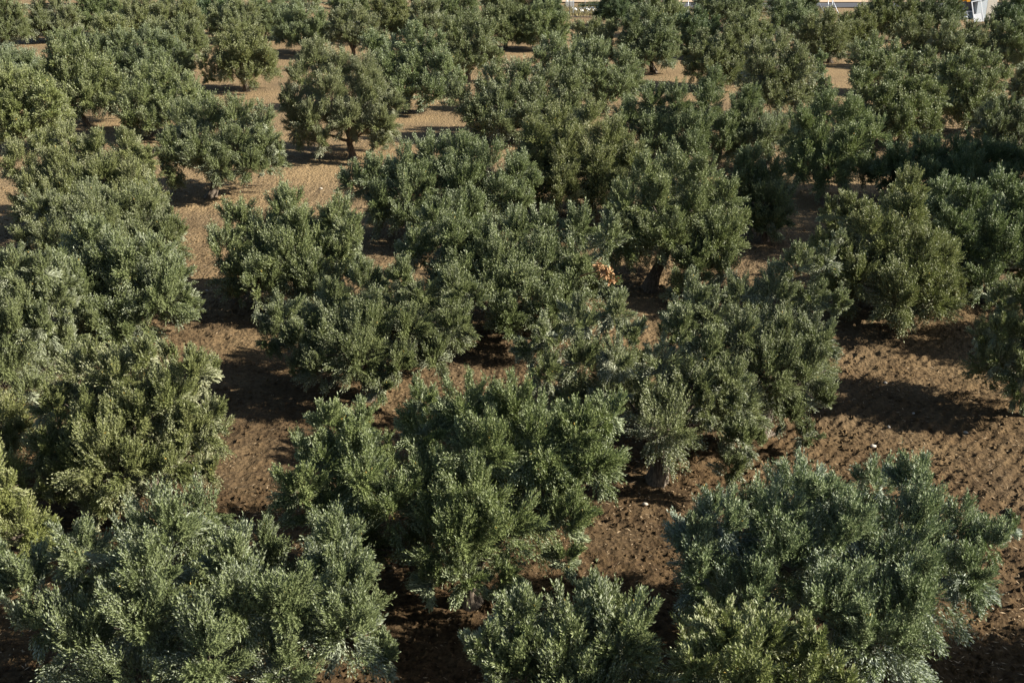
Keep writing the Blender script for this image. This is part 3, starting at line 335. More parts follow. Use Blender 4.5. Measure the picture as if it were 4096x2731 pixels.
('narrow blue-grey olive tree in shade between two tall trees right of centre','d',(9.98,42.77),[(-0.82,0.12,3.03,0.62,0),(-1.30,-0.08,2.22,0.68,0),(0.01,-0.14,2.58,0.68,0),(-0.42,-0.11,1.71,0.81,0),(0.43,-0.23,1.39,0.45,0),(-0.81,-0.65,0.99,0.68,0),(0.06,-0.62,0.80,0.63,0),(-0.78,1.07,2.48,0.59,1),(-1.05,0.77,1.72,0.65,1),(0.14,0.90,1.99,0.64,1),(0.69,-0.10,0.98,0.47,0),(0.29,0.77,0.85,0.57,1),(-0.81,0.75,1.13,0.57,1),(-0.93,-0.65,0.86,0.55,0),(-0.12,-0.93,1.12,0.53,0),(0.45,0.19,1.66,0.76,1),(-0.39,0.29,1.66,0.76,1),(-0.05,-0.48,1.66,0.76,1)]),  # tone d paints this tree's blue-grey shade into its leaves
('dark-bellied olive tree with a hidden trunk in the gap of shaded soil','g',(13.83,48.74),[(-1.32,-0.09,3.41,0.72,0),(-0.14,0.31,3.90,0.72,0),(0.98,0.17,3.74,0.76,0),(1.88,-0.26,3.07,0.64,0),(-0.71,-0.30,2.51,0.90,0),(0.72,-0.56,2.56,0.90,0),(-1.25,-0.51,1.69,0.64,0),(-0.03,-1.00,1.43,0.84,0),(1.14,-0.76,1.66,0.60,0),(2.45,-0.11,2.66,0.32,0),(-1.05,1.43,2.60,0.68,1),(-0.19,1.57,3.21,0.69,1),(0.89,1.91,2.82,0.72,1),(1.68,1.57,2.11,0.61,1),(-0.54,1.55,1.54,0.86,1),(0.62,1.70,1.40,0.85,1),(2.11,0.74,2.16,0.31,1),(1.75,0.45,1.50,0.69,0),(1.53,0.91,1.46,0.75,1),(-0.24,1.53,1.71,0.89,1),(-1.15,0.81,1.59,0.75,1),(-1.23,-0.66,1.70,0.75,0),(0.76,0.32,1.90,0.80,1),(-0.66,0.49,1.90,0.80,1),(-0.09,-0.82,1.90,0.80,1)]),
('thin grey olive tree with a leaning top left of the dark-bellied tree','s',(12.42,54.53),[(-0.92,0.06,2.24,0.67,0),(0.33,-0.11,2.06,0.67,0),(-0.38,-0.79,1.36,0.80,0),(-1.57,-0.43,1.28,0.67,0),(0.88,-0.33,1.26,0.49,0),(-0.89,1.36,1.53,0.64,1),(0.22,1.36,1.27,0.64,1),(1.00,0.08,1.46,0.61,0),(0.31,1.09,1.42,0.70,1),(-0.64,1.12,1.36,0.71,1),(-1.24,0.60,1.43,0.63,1),(-1.31,-0.46,1.45,0.69,0),(0.57,0.24,1.90,0.78,1),(-0.50,0.37,1.90,0.78,1),(-0.07,-0.62,1.90,0.78,1)]),
('broad olive tree with many shoots behind the narrow domed one','g',(8.33,55.17),[(1.57,0.66,4.13,0.63,0),(3.21,0.06,3.49,0.63,0),(-1.45,0.02,3.29,0.81,0),(-0.21,-0.19,3.22,0.81,0),(-2.73,-0.29,2.50,0.81,0),(1.30,-0.07,3.10,0.85,0),(2.79,-0.24,2.70,0.72,0),(-1.47,-0.72,1.85,0.94,0),(0.37,-1.14,1.93,1.00,0),(1.89,-0.86,1.87,0.85,0),(-3.17,-0.82,1.65,0.58,0),(-0.49,-1.66,0.99,0.78,0),(3.65,-0.10,2.79,0.36,0),(1.34,2.41,3.21,0.60,1),(3.01,1.37,2.78,0.60,1),(-1.33,2.17,2.18,0.77,1),(-0.19,2.46,1.88,0.77,1),(-2.52,0.38,2.09,0.77,1),(1.08,2.49,1.79,0.81,1),(2.56,1.63,1.73,0.68,1),(-2.99,-0.10,1.21,0.55,1),(3.31,0.10,2.59,0.34,1),(2.33,0.61,1.12,0.70,0),(1.23,1.94,1.34,0.93,1),(-0.72,1.95,1.19,0.82,1),(-1.79,0.78,1.24,0.79,1),(-1.50,-1.31,1.30,0.69,0),(0.30,-2.18,1.20,0.87,0),(2.02,-1.26,1.27,0.75,0),(1.03,0.44,1.85,1.00,1),(-0.90,0.67,1.85,1.00,1),(-0.13,-1.11,1.85,1.00,1)]),
('wide olive tree with a shaded left flank above the narrow domed one','g',(-0.63,62.04),[(-2.36,-0.29,2.14,0.80,0),(-1.40,-0.95,1.43,0.95,0),(-0.46,0.08,3.13,0.80,0),(0.96,0.33,3.45,0.80,0),(2.39,0.23,2.99,0.85,0),(3.81,-0.05,2.80,0.80,0),(0.25,-0.63,2.08,1.11,0),(1.90,-0.81,1.88,1.11,0),(3.56,-0.62,1.72,0.93,0),(-0.91,-1.94,0.81,0.63,0),(1.19,-1.61,0.97,0.84,0),(4.40,-0.37,2.15,0.53,0),(-2.12,0.09,1.86,0.76,1),(-0.38,2.28,2.00,0.76,1),(0.87,2.44,2.35,0.76,1),(2.12,2.26,1.94,0.81,1),(3.52,1.35,2.05,0.76,1),(3.84,0.11,1.83,0.50,1),(2.83,-0.19,1.21,0.89,0),(2.38,1.34,1.12,0.76,1),(0.30,2.15,1.28,0.78,1),(-1.40,0.68,1.14,0.77,1),(-1.11,-1.25,1.20,0.81,0),(0.09,-2.10,1.10,0.81,0),(1.51,-2.00,1.12,0.87,0),(1.03,0.44,1.85,1.00,1),(-0.90,0.67,1.85,1.00,1),(-0.13,-1.11,1.85,1.00,1)]),
('grey round olive tree with a short dark trunk in the upper middle','s',(5.75,70.38),[(-3.24,0.46,3.73,0.84,0),(-2.17,0.35,3.35,1.02,0),(-0.57,0.09,3.13,1.08,0),(1.01,-0.34,2.66,1.01,0),(-2.73,-0.62,2.44,0.95,0),(-1.14,-0.95,2.10,1.19,0),(0.71,-1.12,1.61,1.04,0),(1.70,-0.42,1.89,0.72,0),(-0.37,-1.55,1.16,0.83,0),(-4.05,0.00,3.14,0.66,0),(-3.03,1.83,2.99,0.80,1),(-2.10,2.35,2.31,0.97,1),(-0.59,2.47,1.90,1.02,1),(0.95,2.05,1.44,0.96,1),(1.66,1.15,1.05,0.68,1),(-3.65,0.96,2.59,0.62,1),(1.52,-0.19,1.67,0.80,0),(0.64,1.75,1.69,0.84,1),(-0.72,2.17,1.75,0.72,1),(-2.65,0.87,1.75,0.93,1),(-2.68,-0.77,1.64,0.85,0),(1.03,0.44,1.90,0.80,1),(-0.90,0.67,1.90,0.80,1),(-0.13,-1.11,1.90,0.80,1)]),
('tall lobed olive tree on the pale strip, a clear gap of sun beyond its right','g',(-8.27,57.40),[(-1.74,0.53,4.88,0.84,0),(-2.35,-0.13,4.01,0.83,0),(-0.42,0.32,4.37,0.93,0),(0.89,0.24,4.06,0.89,0),(-0.78,-0.64,3.34,1.06,0),(1.12,-0.31,3.07,1.05,0),(2.12,-0.55,2.67,0.79,0),(-2.82,-0.38,2.86,0.70,0),(-1.88,-1.06,2.11,0.88,0),(0.09,-1.17,2.14,0.97,0),(1.61,-1.23,1.93,0.92,0),(-1.17,-1.76,1.27,0.64,0),(1.63,-1.69,1.04,0.46,0),(-3.38,-0.32,2.96,0.37,0),(-2.33,-1.30,1.29,0.51,0),(-1.45,2.26,3.97,0.80,1),(-2.19,2.26,2.79,0.79,1),(-0.47,2.38,3.31,0.88,1),(0.85,2.05,3.11,0.84,1),(-0.56,2.55,1.74,1.01,1),(0.98,2.07,1.85,0.99,1),(1.77,1.46,1.63,0.75,1),(-2.60,1.81,1.73,0.66,1),(-3.14,1.45,2.03,0.35,1),(1.79,-0.16,1.59,0.81,0),(0.63,1.93,1.77,0.87,1),(-1.19,2.02,1.61,0.76,1),(-2.52,0.36,1.59,0.93,0),(1.03,0.44,1.90,0.80,1),(-0.90,0.67,1.90,0.80,1),(-0.13,-1.11,1.90,0.80,1)]),
('silvery olive tree standing close behind the tall lobed one','s',(-6.54,70.38),[(-2.02,0.31,4.01,0.78,0),(-0.82,0.15,3.64,0.96,0),(0.51,0.45,4.12,0.96,0),(1.85,0.10,3.65,0.96,0),(-1.32,-0.58,2.70,0.95,0),(0.53,-0.50,2.56,1.19,0),(2.40,-0.55,2.56,1.01,0),(3.18,-0.45,2.02,0.60,0),(-0.24,-1.26,1.50,0.95,0),(1.62,-1.33,1.38,1.01,0),(-1.93,1.33,3.43,0.74,1),(-0.60,2.16,2.59,0.91,1),(0.32,2.30,3.15,0.91,1),(1.59,2.13,2.59,0.91,1),(-1.30,2.03,1.37,0.90,1),(2.96,1.48,1.02,0.57,1),(2.52,-0.05,1.67,0.88,0),(1.82,1.59,1.72,0.69,1),(-0.19,2.11,1.63,0.70,1),(-1.66,0.86,1.77,0.86,1),(-1.71,-0.73,1.65,0.88,0),(1.03,0.44,1.90,0.80,1),(-0.90,0.67,1.90,0.80,1),(-0.13,-1.11,1.90,0.80,1)]),
('small dark olive tree alone on the pale strip with a low side tuft','g',(-18.14,77.77),[(-0.43,0.37,3.35,0.99,0),(0.94,0.02,3.11,0.92,0),(-1.27,-0.08,2.69,0.92,0),(0.11,-0.55,2.18,1.25,0),(1.55,-0.53,2.03,0.82,0),(-1.03,-0.97,1.52,0.79,0),(0.55,-1.01,1.10,0.79,0),(-2.46,-0.36,1.86,0.49,0),(-2.34,-0.83,1.07,0.46,0),(-0.34,2.18,2.40,0.94,1),(0.90,1.69,2.22,0.87,1),(-1.28,1.86,1.67,0.88,1),(1.53,1.13,1.15,0.78,1),(-2.35,1.16,1.05,0.47,1),(1.44,0.25,1.57,0.72,0),(0.99,1.20,1.65,0.71,1),(-0.20,1.75,1.56,0.93,1),(-1.67,1.08,1.67,0.92,1),(0.83,0.35,1.90,0.80,1),(-0.72,0.54,1.90,0.80,1),(-0.10,-0.90,1.90,0.80,1)]),
('olive tree on a straight dark trunk near the top centre','g',(-3.16,81.85),[(-1.03,0.14,3.47,0.97,0),(0.35,0.43,3.89,0.90,0),(1.28,-0.13,3.21,0.96,0),(-0.41,-0.42,2.49,1.10,0),(1.13,-0.56,2.21,1.03,0),(-1.02,-0.94,1.66,0.82,0),(0.51,-0.91,1.36,0.89,0),(2.05,-0.38,1.89,0.55,0),(-1.03,1.50,2.73,0.92,1),(0.31,1.61,3.23,0.85,1),(1.05,1.49,2.35,0.92,1),(-0.47,1.42,1.53,1.05,1),(1.71,0.96,1.16,0.53,1),(1.67,0.42,1.42,0.67,0),(0.97,1.31,1.59,0.72,1),(-0.51,1.33,1.45,0.76,1),(-1.25,0.37,1.68,0.65,0),(-1.12,-0.71,1.49,0.71,0),(0.72,0.30,1.90,0.80,1),(-0.62,0.47,1.90,0.80,1),(-0.09,-0.77,1.90,0.80,1)]),
('olive tree standing clear on a short dark trunk, warm soil at its foot','g',(-13.54,49.50),[(-1.05,0.35,3.27,0.74,0),(0.14,0.32,3.57,0.73,0),(1.29,0.30,3.48,0.82,0),(2.45,0.22,3.30,0.69,0),(-1.58,-0.21,2.32,0.69,0),(-0.19,-0.33,2.45,0.85,0),(1.37,-0.49,2.38,0.93,0),(2.65,-0.18,2.41,0.71,0),(3.26,-0.42,2.27,0.33,0),(-1.53,-0.88,1.12,0.61,0),(0.75,-1.38,1.62,0.76,0),(1.99,-1.02,1.54,0.73,0),(2.70,-0.81,1.49,0.37,0),(-0.90,1.71,2.54,0.70,1),(0.03,2.33,2.52,0.70,1),(1.10,2.21,2.48,0.78,1),(2.28,1.89,2.41,0.66,1),(-1.44,1.23,1.55,0.66,1),(-0.27,1.88,1.31,0.81,1),(2.47,1.87,1.35,0.68,1),(2.97,1.30,1.36,0.31,1),(2.48,0.45,1.68,0.81,0),(1.80,1.53,1.51,0.69,1),(-0.30,1.77,1.54,0.83,1),(-1.04,1.14,1.76,0.82,1),(-1.31,-0.61,1.66,0.77,0),(0.93,0.39,1.90,0.80,1),(-0.81,0.61,1.90,0.80,1),(-0.11,-1.01,1.90,0.80,1)]),
('wide many-shooted olive tree at the left below the pale clearing','g',(-17.55,44.61),[(-2.18,-0.35,2.71,0.77,0),(-1.31,0.28,3.19,0.67,0),(-0.26,0.45,3.59,0.63,0),(-0.38,-0.57,2.59,0.84,0),(0.88,0.01,3.16,0.70,0),(2.15,-0.08,3.27,0.66,0),(2.76,-0.01,2.81,0.52,0),(1.20,-0.76,2.28,0.88,0),(2.55,-0.68,2.26,0.70,0),(-1.32,-1.13,1.85,0.73,0),(0.26,-1.28,1.71,0.82,0),(3.07,-0.55,1.88,0.33,0),(-2.07,1.14,1.91,0.73,1),(-1.16,2.16,2.21,0.64,1),(-0.26,2.43,2.56,0.60,1),(-0.42,2.28,1.15,0.80,1),(0.90,2.44,1.92,0.67,1),(1.95,1.98,2.20,0.63,1),(2.39,1.85,1.83,0.49,1),(2.73,1.62,0.76,0.32,1),(2.54,0.15,1.26,0.75,0),(1.97,1.47,1.34,0.82,1),(0.17,2.17,1.34,0.78,1),(-1.36,1.31,1.14,0.75,1),(-1.44,-1.21,1.15,0.92,0),(-0.58,-1.96,1.20,0.86,0),(2.15,-1.25,1.32,0.77,0),(1.03,0.44,1.85,1.00,1),(-0.90,0.67,1.85,1.00,1),(-0.13,-1.11,1.85,1.00,1)]),
('broad pale-topped olive tree at the left, just above the three-crested one','g',(-14.54,39.47),[(-2.60,0.14,2.19,0.60,0),(-1.74,-0.09,2.09,0.60,0),(-0.82,-0.02,2.07,0.63,0),(0.25,0.11,2.20,0.67,0),(1.30,0.28,2.15,0.60,0),(2.14,-0.30,1.83,0.43,0),(0.02,-0.88,1.51,0.72,0),(1.14,-0.57,1.34,0.70,0),(2.25,-0.64,1.28,0.30,0),(-2.95,-0.61,1.11,0.60,0),(-1.35,-0.99,1.39,0.59,0),(0.89,-1.43,0.88,0.49,0),(-2.40,1.60,1.40,0.57,1),(1.19,2.00,1.25,0.57,1),(1.82,1.54,0.86,0.41,1),(1.96,-0.44,1.09,0.84,0),(0.76,1.91,1.23,0.69,1),(-0.57,2.02,1.31,0.72,1),(-1.87,1.05,1.21,0.78,1),(-1.61,-1.41,1.29,0.83,0),(-1.02,-1.86,1.16,0.78,0),(1.23,-1.62,1.23,0.80,0),(0.99,0.42,1.85,1.00,1),(-0.86,0.64,1.85,1.00,1),(-0.12,-1.07,1.85,1.00,1)]),
('bushy olive tree reaching the ground at the left edge of the clearing','y',(-26.42,59.16),[(0.15,0.26,3.34,0.81,0),(1.31,0.19,3.35,0.81,0),(0.69,-0.36,2.32,0.96,0),(2.30,-0.21,2.86,0.76,0),(0.02,-0.55,1.22,0.76,0),(1.17,-0.86,1.28,0.76,0),(2.33,-0.61,2.03,0.66,0),(2.83,-0.24,2.52,0.41,0),(0.17,1.19,2.80,0.77,1),(1.31,1.27,2.74,0.77,1),(0.74,1.30,1.44,0.92,1),(2.20,1.41,1.99,0.72,1),(2.15,1.15,1.10,0.63,1),(2.52,1.06,1.81,0.39,1),(2.08,-0.18,0.95,0.76,0),(1.86,0.74,1.15,0.74,1),(0.64,1.27,1.00,0.64,1),(-0.40,0.43,1.22,0.63,1),(-0.36,-0.54,1.09,0.60,0),(0.23,-1.15,1.16,0.63,0),(1.31,-1.18,1.05,0.60,0),(0.61,0.26,1.85,1.00,1),(-0.53,0.40,1.85,1.00,1),(-0.07,-0.66,1.85,1.00,1)]),
('olive tree with a split trunk at the back of the pale clearing','g',(-25.04,66.23),[(-1.04,0.15,3.70,0.85,0),(0.22,0.10,3.58,0.85,0),(1.22,-0.17,2.88,0.96,0),(-0.46,-0.51,2.56,1.12,0),(-1.52,-0.19,3.01,0.73,0),(1.98,-0.46,2.18,0.79,0),(0.62,-1.04,1.78,1.06,0),(1.80,-1.00,1.40,0.73,0),(-0.43,-1.07,1.41,0.73,0),(2.53,-0.46,2.55,0.39,0),(-0.87,1.68,2.88,0.80,1),(0.20,2.09,2.55,0.80,1),(1.01,1.93,1.79,0.91,1),(-0.54,1.72,1.41,1.07,1),(-1.45,1.00,2.35,0.70,1),(1.70,1.48,1.17,0.75,1),(2.22,1.27,1.64,0.37,1),(1.98,-0.34,1.54,0.75,0),(1.71,0.97,1.66,0.77,1),(0.29,1.72,1.73,0.88,1),(-1.28,0.69,1.70,0.81,1),(-1.36,-0.46,1.77,0.82,0),(0.82,0.34,1.90,0.80,1),(-0.71,0.53,1.90,0.80,1),(-0.10,-0.88,1.90,0.80,1)]),
('rounded green olive tree at the right of the pale clearing','g',(-20.43,62.86),[(0.07,0.17,2.99,0.75,0),(1.21,0.37,2.96,0.81,0),(2.45,0.05,2.41,0.86,0),(3.16,-0.08,1.96,0.59,0),(-0.17,-0.19,2.10,0.86,0),(1.30,-0.41,1.77,0.97,0),(2.53,-0.70,1.35,0.64,0),(-0.17,-0.55,1.20,0.65,0),(0.63,-0.96,0.80,0.54,0),(-0.00,1.57,2.23,0.72,1),(1.08,1.79,2.19,0.77,1),(2.31,1.44,1.66,0.82,1),(2.75,1.20,1.26,0.56,1),(-0.15,1.41,1.24,0.82,1),(2.31,0.26,1.26,0.73,0),(1.70,1.27,1.18,0.84,1),(0.54,1.58,1.29,0.82,1),(-0.69,0.71,1.14,0.79,1),(-0.52,-0.98,1.07,0.87,0),(0.63,-1.59,1.11,0.65,0),(1.76,-1.22,1.06,0.88,0),(0.76,0.32,1.85,1.00,1),(-0.66,0.49,1.85,1.00,1),(-0.09,-0.82,1.85,1.00,1)]),
('olive tree behind the small lone tree, its right half shaded','g',(-24.22,78.49),[(-3.82,-0.03,2.73,0.86,0),(-2.35,0.06,2.87,1.00,0),(-0.55,0.03,3.01,1.00,0),(0.91,-0.01,2.73,0.93,0),(1.95,-0.23,2.18,0.66,0),(-2.83,-0.72,1.81,0.93,0),(-1.07,-0.68,1.81,1.13,0),(0.74,-0.90,1.55,0.93,0),(-1.50,-1.49,1.06,0.66,0),(-3.44,1.08,2.11,0.82,1),(-1.98,2.23,1.74,0.95,1),(-0.60,2.57,1.72,0.95,1),(0.89,1.86,1.75,0.88,1),(1.72,0.99,1.51,0.63,1),(1.60,0.14,1.21,0.86,0),(0.61,1.83,1.13,0.69,1),(-0.44,2.17,1.08,0.82,1),(-2.31,1.30,1.28,0.69,1),(-2.46,-1.08,1.19,0.76,0),(-0.61,-2.18,1.30,0.83,0),(1.22,-1.24,1.31,0.68,0),(1.03,0.44,1.85,1.00,1),(-0.90,0.67,1.85,1.00,1),(-0.13,-1.11,1.85,1.00,1)]),
('grey olive crown cut by the left edge behind the bushy tree','s',(-33.63,77.25),[(-0.26,0.07,2.17,0.85,0),(0.94,-0.04,2.04,0.85,0),(0.25,-0.80,1.29,0.91,0),(1.57,-0.48,1.24,0.79,0),(-1.26,-0.59,1.54,1.31,0),(-0.09,1.88,1.22,0.81,1),(0.91,1.63,1.15,0.81,1),(1.74,-0.40,1.14,0.86,0),(0.85,1.48,1.30,0.75,1),(-0.19,1.60,1.13,0.87,1),(-1.46,0.32,1.25,0.70,0),(-1.27,-0.82,1.31,0.88,0),(-0.23,-1.59,1.27,0.84,0),(1.02,-1.39,1.26,0.80,0),(0.78,0.33,1.85,1.00,1),(-0.68,0.50,1.85,1.00,1),(-0.09,-0.84,1.85,1.00,1)]),
('dark olive tree at the top left corner with soil at its foot','g',(-45.04,102.21),[(0.52,0.13,2.96,1.07,0),(1.74,-0.25,2.45,1.07,0),(0.89,-0.85,1.59,1.11,0),(2.17,-0.86,1.22,0.85,0),(-0.56,-0.36,2.09,1.45,0),(0.49,1.81,2.07,1.02,1),(1.62,1.62,1.47,1.01,1),(2.16,-0.28,1.26,0.69,0),(1.87,0.96,1.15,0.68,1),(0.11,1.55,1.06,0.67,1),(-0.80,0.85,1.14,0.69,1),(-0.77,-0.90,1.29,0.76,0),(0.31,-1.59,1.11,0.86,0),(1.21,-1.48,1.13,0.80,0),(0.76,0.32,1.85,1.00,1),(-0.67,0.50,1.85,1.00,1),(-0.09,-0.82,1.85,1.00,1)]),
('olive crown second along the top edge from the left corner','g',(-42.27,105.25),[(-0.31,-0.14,2.69,1.05,0),(1.16,0.17,2.85,1.06,0),(2.37,-0.21,2.13,1.06,0),(0.12,-0.77,1.43,1.14,0),(1.71,-0.97,1.07,0.96,0),(-0.71,-0.87,0.87,0.70,0),(-0.19,1.59,1.77,1.00,1),(1.18,1.92,1.93,1.00,1),(2.16,1.15,1.39,1.00,1),(2.02,0.28,1.11,0.77,0),(1.68,1.01,1.21,0.78,1),(-0.37,1.39,1.23,0.83,1),(-0.79,1.04,1.22,0.74,1),(-0.98,-0.76,1.13,0.72,0),(0.23,-1.59,1.17,0.79,0),(1.63,-1.08,1.06,0.69,0),(0.76,0.32,1.85,1.00,1),(-0.66,0.49,1.85,1.00,1),(-0.09,-0.82,1.85,1.00,1)]),
('pale olive crown below the second one of the top edge','g',(-31.74,82.24),[(-0.43,-0.20,2.87,0.69,0),(0.66,-0.11,3.16,0.69,0),(0.14,-0.71,2.33,0.83,0),(1.23,-0.34,2.28,0.76,0),(-0.85,-0.56,2.31,0.52,0),(-0.41,1.21,2.10,0.66,1),(0.48,1.25,2.42,0.66,1),(0.19,1.22,1.32,0.79,1),(1.08,0.86,1.62,0.72,1),(-0.83,1.13,1.41,0.49,1),(1.19,-0.26,0.90,0.71,0),(1.01,0.65,0.97,0.67,1),(0.09,1.13,0.93,0.67,1),(-1.02,0.19,1.20,0.65,0),(-0.91,-0.52,1.08,0.66,0),(-0.30,-1.06,1.11,0.64,0),(0.54,-1.04,1.14,0.63,0),(0.53,0.23,1.78,0.91,1),(-0.47,0.35,1.78,0.91,1),(-0.07,-0.58,1.78,0.91,1)]),
('fluffy bright olive crown in the upper left between two darker ones','g',(-31.37,90.37),[(-0.35,0.01,2.99,0.83,0),(0.60,0.13,2.81,0.84,0),(-0.66,-0.45,2.06,0.91,0),(1.01,-0.44,1.89,0.91,0),(0.16,-0.59,1.58,0.91,0),(-0.31,1.20,2.33,0.79,1),(0.62,1.41,2.11,0.79,1),(-0.56,1.11,1.23,0.86,1),(1.18,-0.30,1.08,0.69,0),(0.51,1.05,0.96,0.52,1),(-0.39,1.03,0.98,0.57,1),(-0.94,0.47,1.10,0.67,1),(-0.96,-0.42,1.01,0.70,0),(-0.20,-1.09,0.92,0.63,0),(0.78,-0.89,0.91,0.58,0),(0.54,0.23,1.78,0.92,1),(-0.47,0.35,1.78,0.92,1),(-0.07,-0.58,1.78,0.92,1)]),
('olive crown on the top edge above the fluffy bright one','g',(-39.15,109.47),[(-0.62,-0.03,2.85,1.00,0),(0.97,0.03,2.65,1.01,0),(2.23,-0.23,2.28,0.91,0),(0.26,-0.66,1.74,1.09,0),(-1.04,-0.37,1.91,0.82,0),(-0.51,1.87,1.86,0.95,1),(0.85,1.68,1.78,0.96,1),(2.14,1.20,1.52,0.87,1),(1.82,0.33,1.08,0.77,0),(1.24,1.28,1.21,0.69,1),(-0.01,1.62,1.29,0.84,1),(-1.36,0.45,1.19,0.72,0),(-1.28,-0.68,1.34,0.74,0),(-0.35,-1.54,1.27,0.78,0),(0.98,-1.45,1.19,0.87,0),(0.78,0.33,1.85,1.00,1),(-0.68,0.50,1.85,1.00,1),(-0.09,-0.84,1.85,1.00,1)]),
('olive crown left of the deep shaded gap in the upper left','g',(-25.92,91.56),[(-1.84,0.09,2.35,0.85,0),(-0.44,0.09,2.52,0.92,0),(0.83,-0.27,2.23,0.85,0),(-0.73,-0.55,1.42,1.00,0),(0.83,-0.74,1.11,0.85,0),(-1.73,-0.64,1.44,0.69,0),(1.35,-0.62,1.43,0.46,0),(-1.78,0.97,1.84,0.81,1),(-0.45,1.64,1.69,0.88,1),(0.77,1.55,1.27,0.80,1),(1.26,0.36,1.01,0.78,0),(0.97,0.93,1.19,0.74,1),(-0.18,1.45,1.20,0.68,1),(-1.54,0.42,1.26,0.72,0),(-1.58,-0.27,1.22,0.81,0),(-0.63,-1.37,1.22,0.77,0),(0.67,-1.20,1.05,0.69,0),(0.69,0.29,1.85,1.00,1),(-0.60,0.45,1.85,1.00,1),(-0.08,-0.74,1.85,1.00,1)]),
('greyish olive crown along the top edge over the upper left trees','s',(-33.74,105.88),[(-0.83,-0.11,2.62,0.97,0),(0.68,0.18,2.79,1.06,0),(1.92,-0.28,2.07,0.97,0),(-0.02,-0.62,1.54,1.15,0),(1.36,-0.75,1.17,0.88,0),(-0.67,1.48,1.78,0.92,1),(0.67,1.75,1.95,1.01,1),(1.89,-0.22,1.19,0.68,0),(1.01,1.40,1.15,0.78,1),(0.17,1.52,1.21,0.86,1),(-1.03,0.62,1.12,0.87,1),(-0.76,-1.03,1.20,0.67,0),(-0.35,-1.35,1.08,0.78,0),(1.31,-1.22,1.21,0.77,0),(0.73,0.31,1.85,1.00,1),(-0.63,0.47,1.85,1.00,1),(-0.09,-0.78,1.85,1.00,1)]),
('olive crown on the top edge just left of the dark bush','g',(-30.09,107.16),[(-1.31,0.09,2.87,0.98,0),(0.30,0.03,2.87,0.89,0),(-0.16,-0.90,1.81,1.07,0),(1.14,-0.57,1.78,0.80,0),(-1.50,-0.40,1.76,0.72,0),(-1.26,1.40,2.15,0.94,1),(0.23,1.41,2.12,0.85,1),(1.15,0.27,1.04,0.74,0),(0.89,0.84,1.02,0.69,1),(-0.70,1.26,0.98,0.78,1),(-1.29,0.79,1.03,0.78,1),(-1.49,-0.37,1.05,0.80,0),(-0.75,-1.24,1.04,0.65,0),(0.64,-1.09,1.10,0.64,0),(0.64,0.27,1.85,1.00,1),(-0.56,0.42,1.85,1.00,1),(-0.08,-0.70,1.85,1.00,1)]),
('dark green shrubby tree on the top edge, blacker than its neighbours','d',(-28.70,110.49),[(-0.52,-0.04,2.96,0.83,0),(0.95,-0.15,2.97,0.92,0),(0.17,-0.63,2.22,0.83,0),(1.76,-0.34,2.39,0.69,0),(-0.59,1.27,2.24,0.79,1),(0.88,1.31,2.18,0.87,1),(1.63,0.92,1.70,0.66,1),(1.59,-0.03,1.07,0.56,0),(1.19,0.91,1.02,0.64,1),(0.24,1.23,1.20,0.71,1),(-0.85,0.25,1.02,0.66,0),(-0.71,-0.61,0.96,0.58,0),(0.03,-1.19,1.08,0.57,0),(1.08,-1.00,0.94,0.57,0),(0.58,0.25,1.85,1.00,1),(-0.51,0.38,1.85,1.00,1),(-0.07,-0.63,1.85,1.00,1)]),
('olive crown behind the small lone tree on the top edge','g',(-25.08,104.63),[(-1.30,-0.17,2.38,0.87,0),(0.23,0.15,2.91,0.96,0),(1.61,-0.02,2.55,0.96,0),(-0.45,-0.76,1.69,0.96,0),(1.10,-0.75,1.68,0.96,0),(-1.67,-0.64,1.48,0.52,0),(-1.11,1.38,1.55,0.83,1),(0.27,1.64,2.11,0.91,1),(1.55,1.44,1.77,0.91,1),(1.53,0.01,1.22,0.89,0),(1.21,0.96,1.15,0.77,1),(-0.47,1.52,1.10,0.77,1),(-1.60,0.31,1.11,0.67,0),(-1.47,-0.69,1.22,0.88,0),(-0.11,-1.58,1.19,0.83,0),(0.73,-1.38,1.31,0.89,0),(0.75,0.32,1.85,1.00,1),(-0.65,0.49,1.85,1.00,1),(-0.09,-0.81,1.85,1.00,1)]),
('olive crown on the top edge right of the one behind the lone tree','g',(-21.56,106.84),[(-1.36,-0.12,2.72,0.98,0),(0.18,0.21,2.88,0.98,0),(1.84,-0.28,2.55,0.89,0),(-0.47,-0.91,1.85,1.07,0),(1.08,-0.82,1.64,0.98,0),(-1.20,1.62,1.81,0.93,1),(0.11,1.96,1.96,0.93,1),(1.54,1.61,1.56,0.85,1),(1.75,0.42,1.32,0.85,0),(1.39,1.10,1.16,0.81,1),(-0.33,1.58,1.22,0.85,1),(-1.20,0.95,1.15,0.67,1),(-1.48,-0.27,1.28,0.79,0),(-0.51,-1.52,1.08,0.80,0),(1.51,-0.94,1.33,0.85,0),(0.78,0.33,1.85,1.00,1),(-0.68,0.51,1.85,1.00,1),(-0.10,-0.85,1.85,1.00,1)]),
('bushy olive crown with a dark base above the tall lobed tree','g',(-17.40,96.61),[(-1.65,-0.04,2.31,0.89,0),(-0.18,0.01,2.65,0.97,0),(1.47,-0.21,2.50,0.89,0),(-0.82,-0.90,1.53,0.97,0),(0.94,-0.69,1.50,1.05,0),(2.19,-0.47,1.83,0.57,0),(-2.00,-0.43,1.47,0.57,0),(-1.39,1.62,1.43,0.85,1),(-0.21,1.90,1.66,0.92,1),(1.32,1.52,1.59,0.85,1),(1.90,0.99,1.04,0.54,1),(1.72,0.37,1.54,0.74,0),(0.87,1.53,1.62,0.75,1),(-0.74,1.60,1.48,0.89,1),(-1.68,0.56,1.69,0.74,1),(-1.59,-0.77,1.65,0.70,0),(0.84,0.35,1.90,0.80,1),(-0.73,0.54,1.90,0.80,1),(-0.10,-0.90,1.90,0.80,1)]),
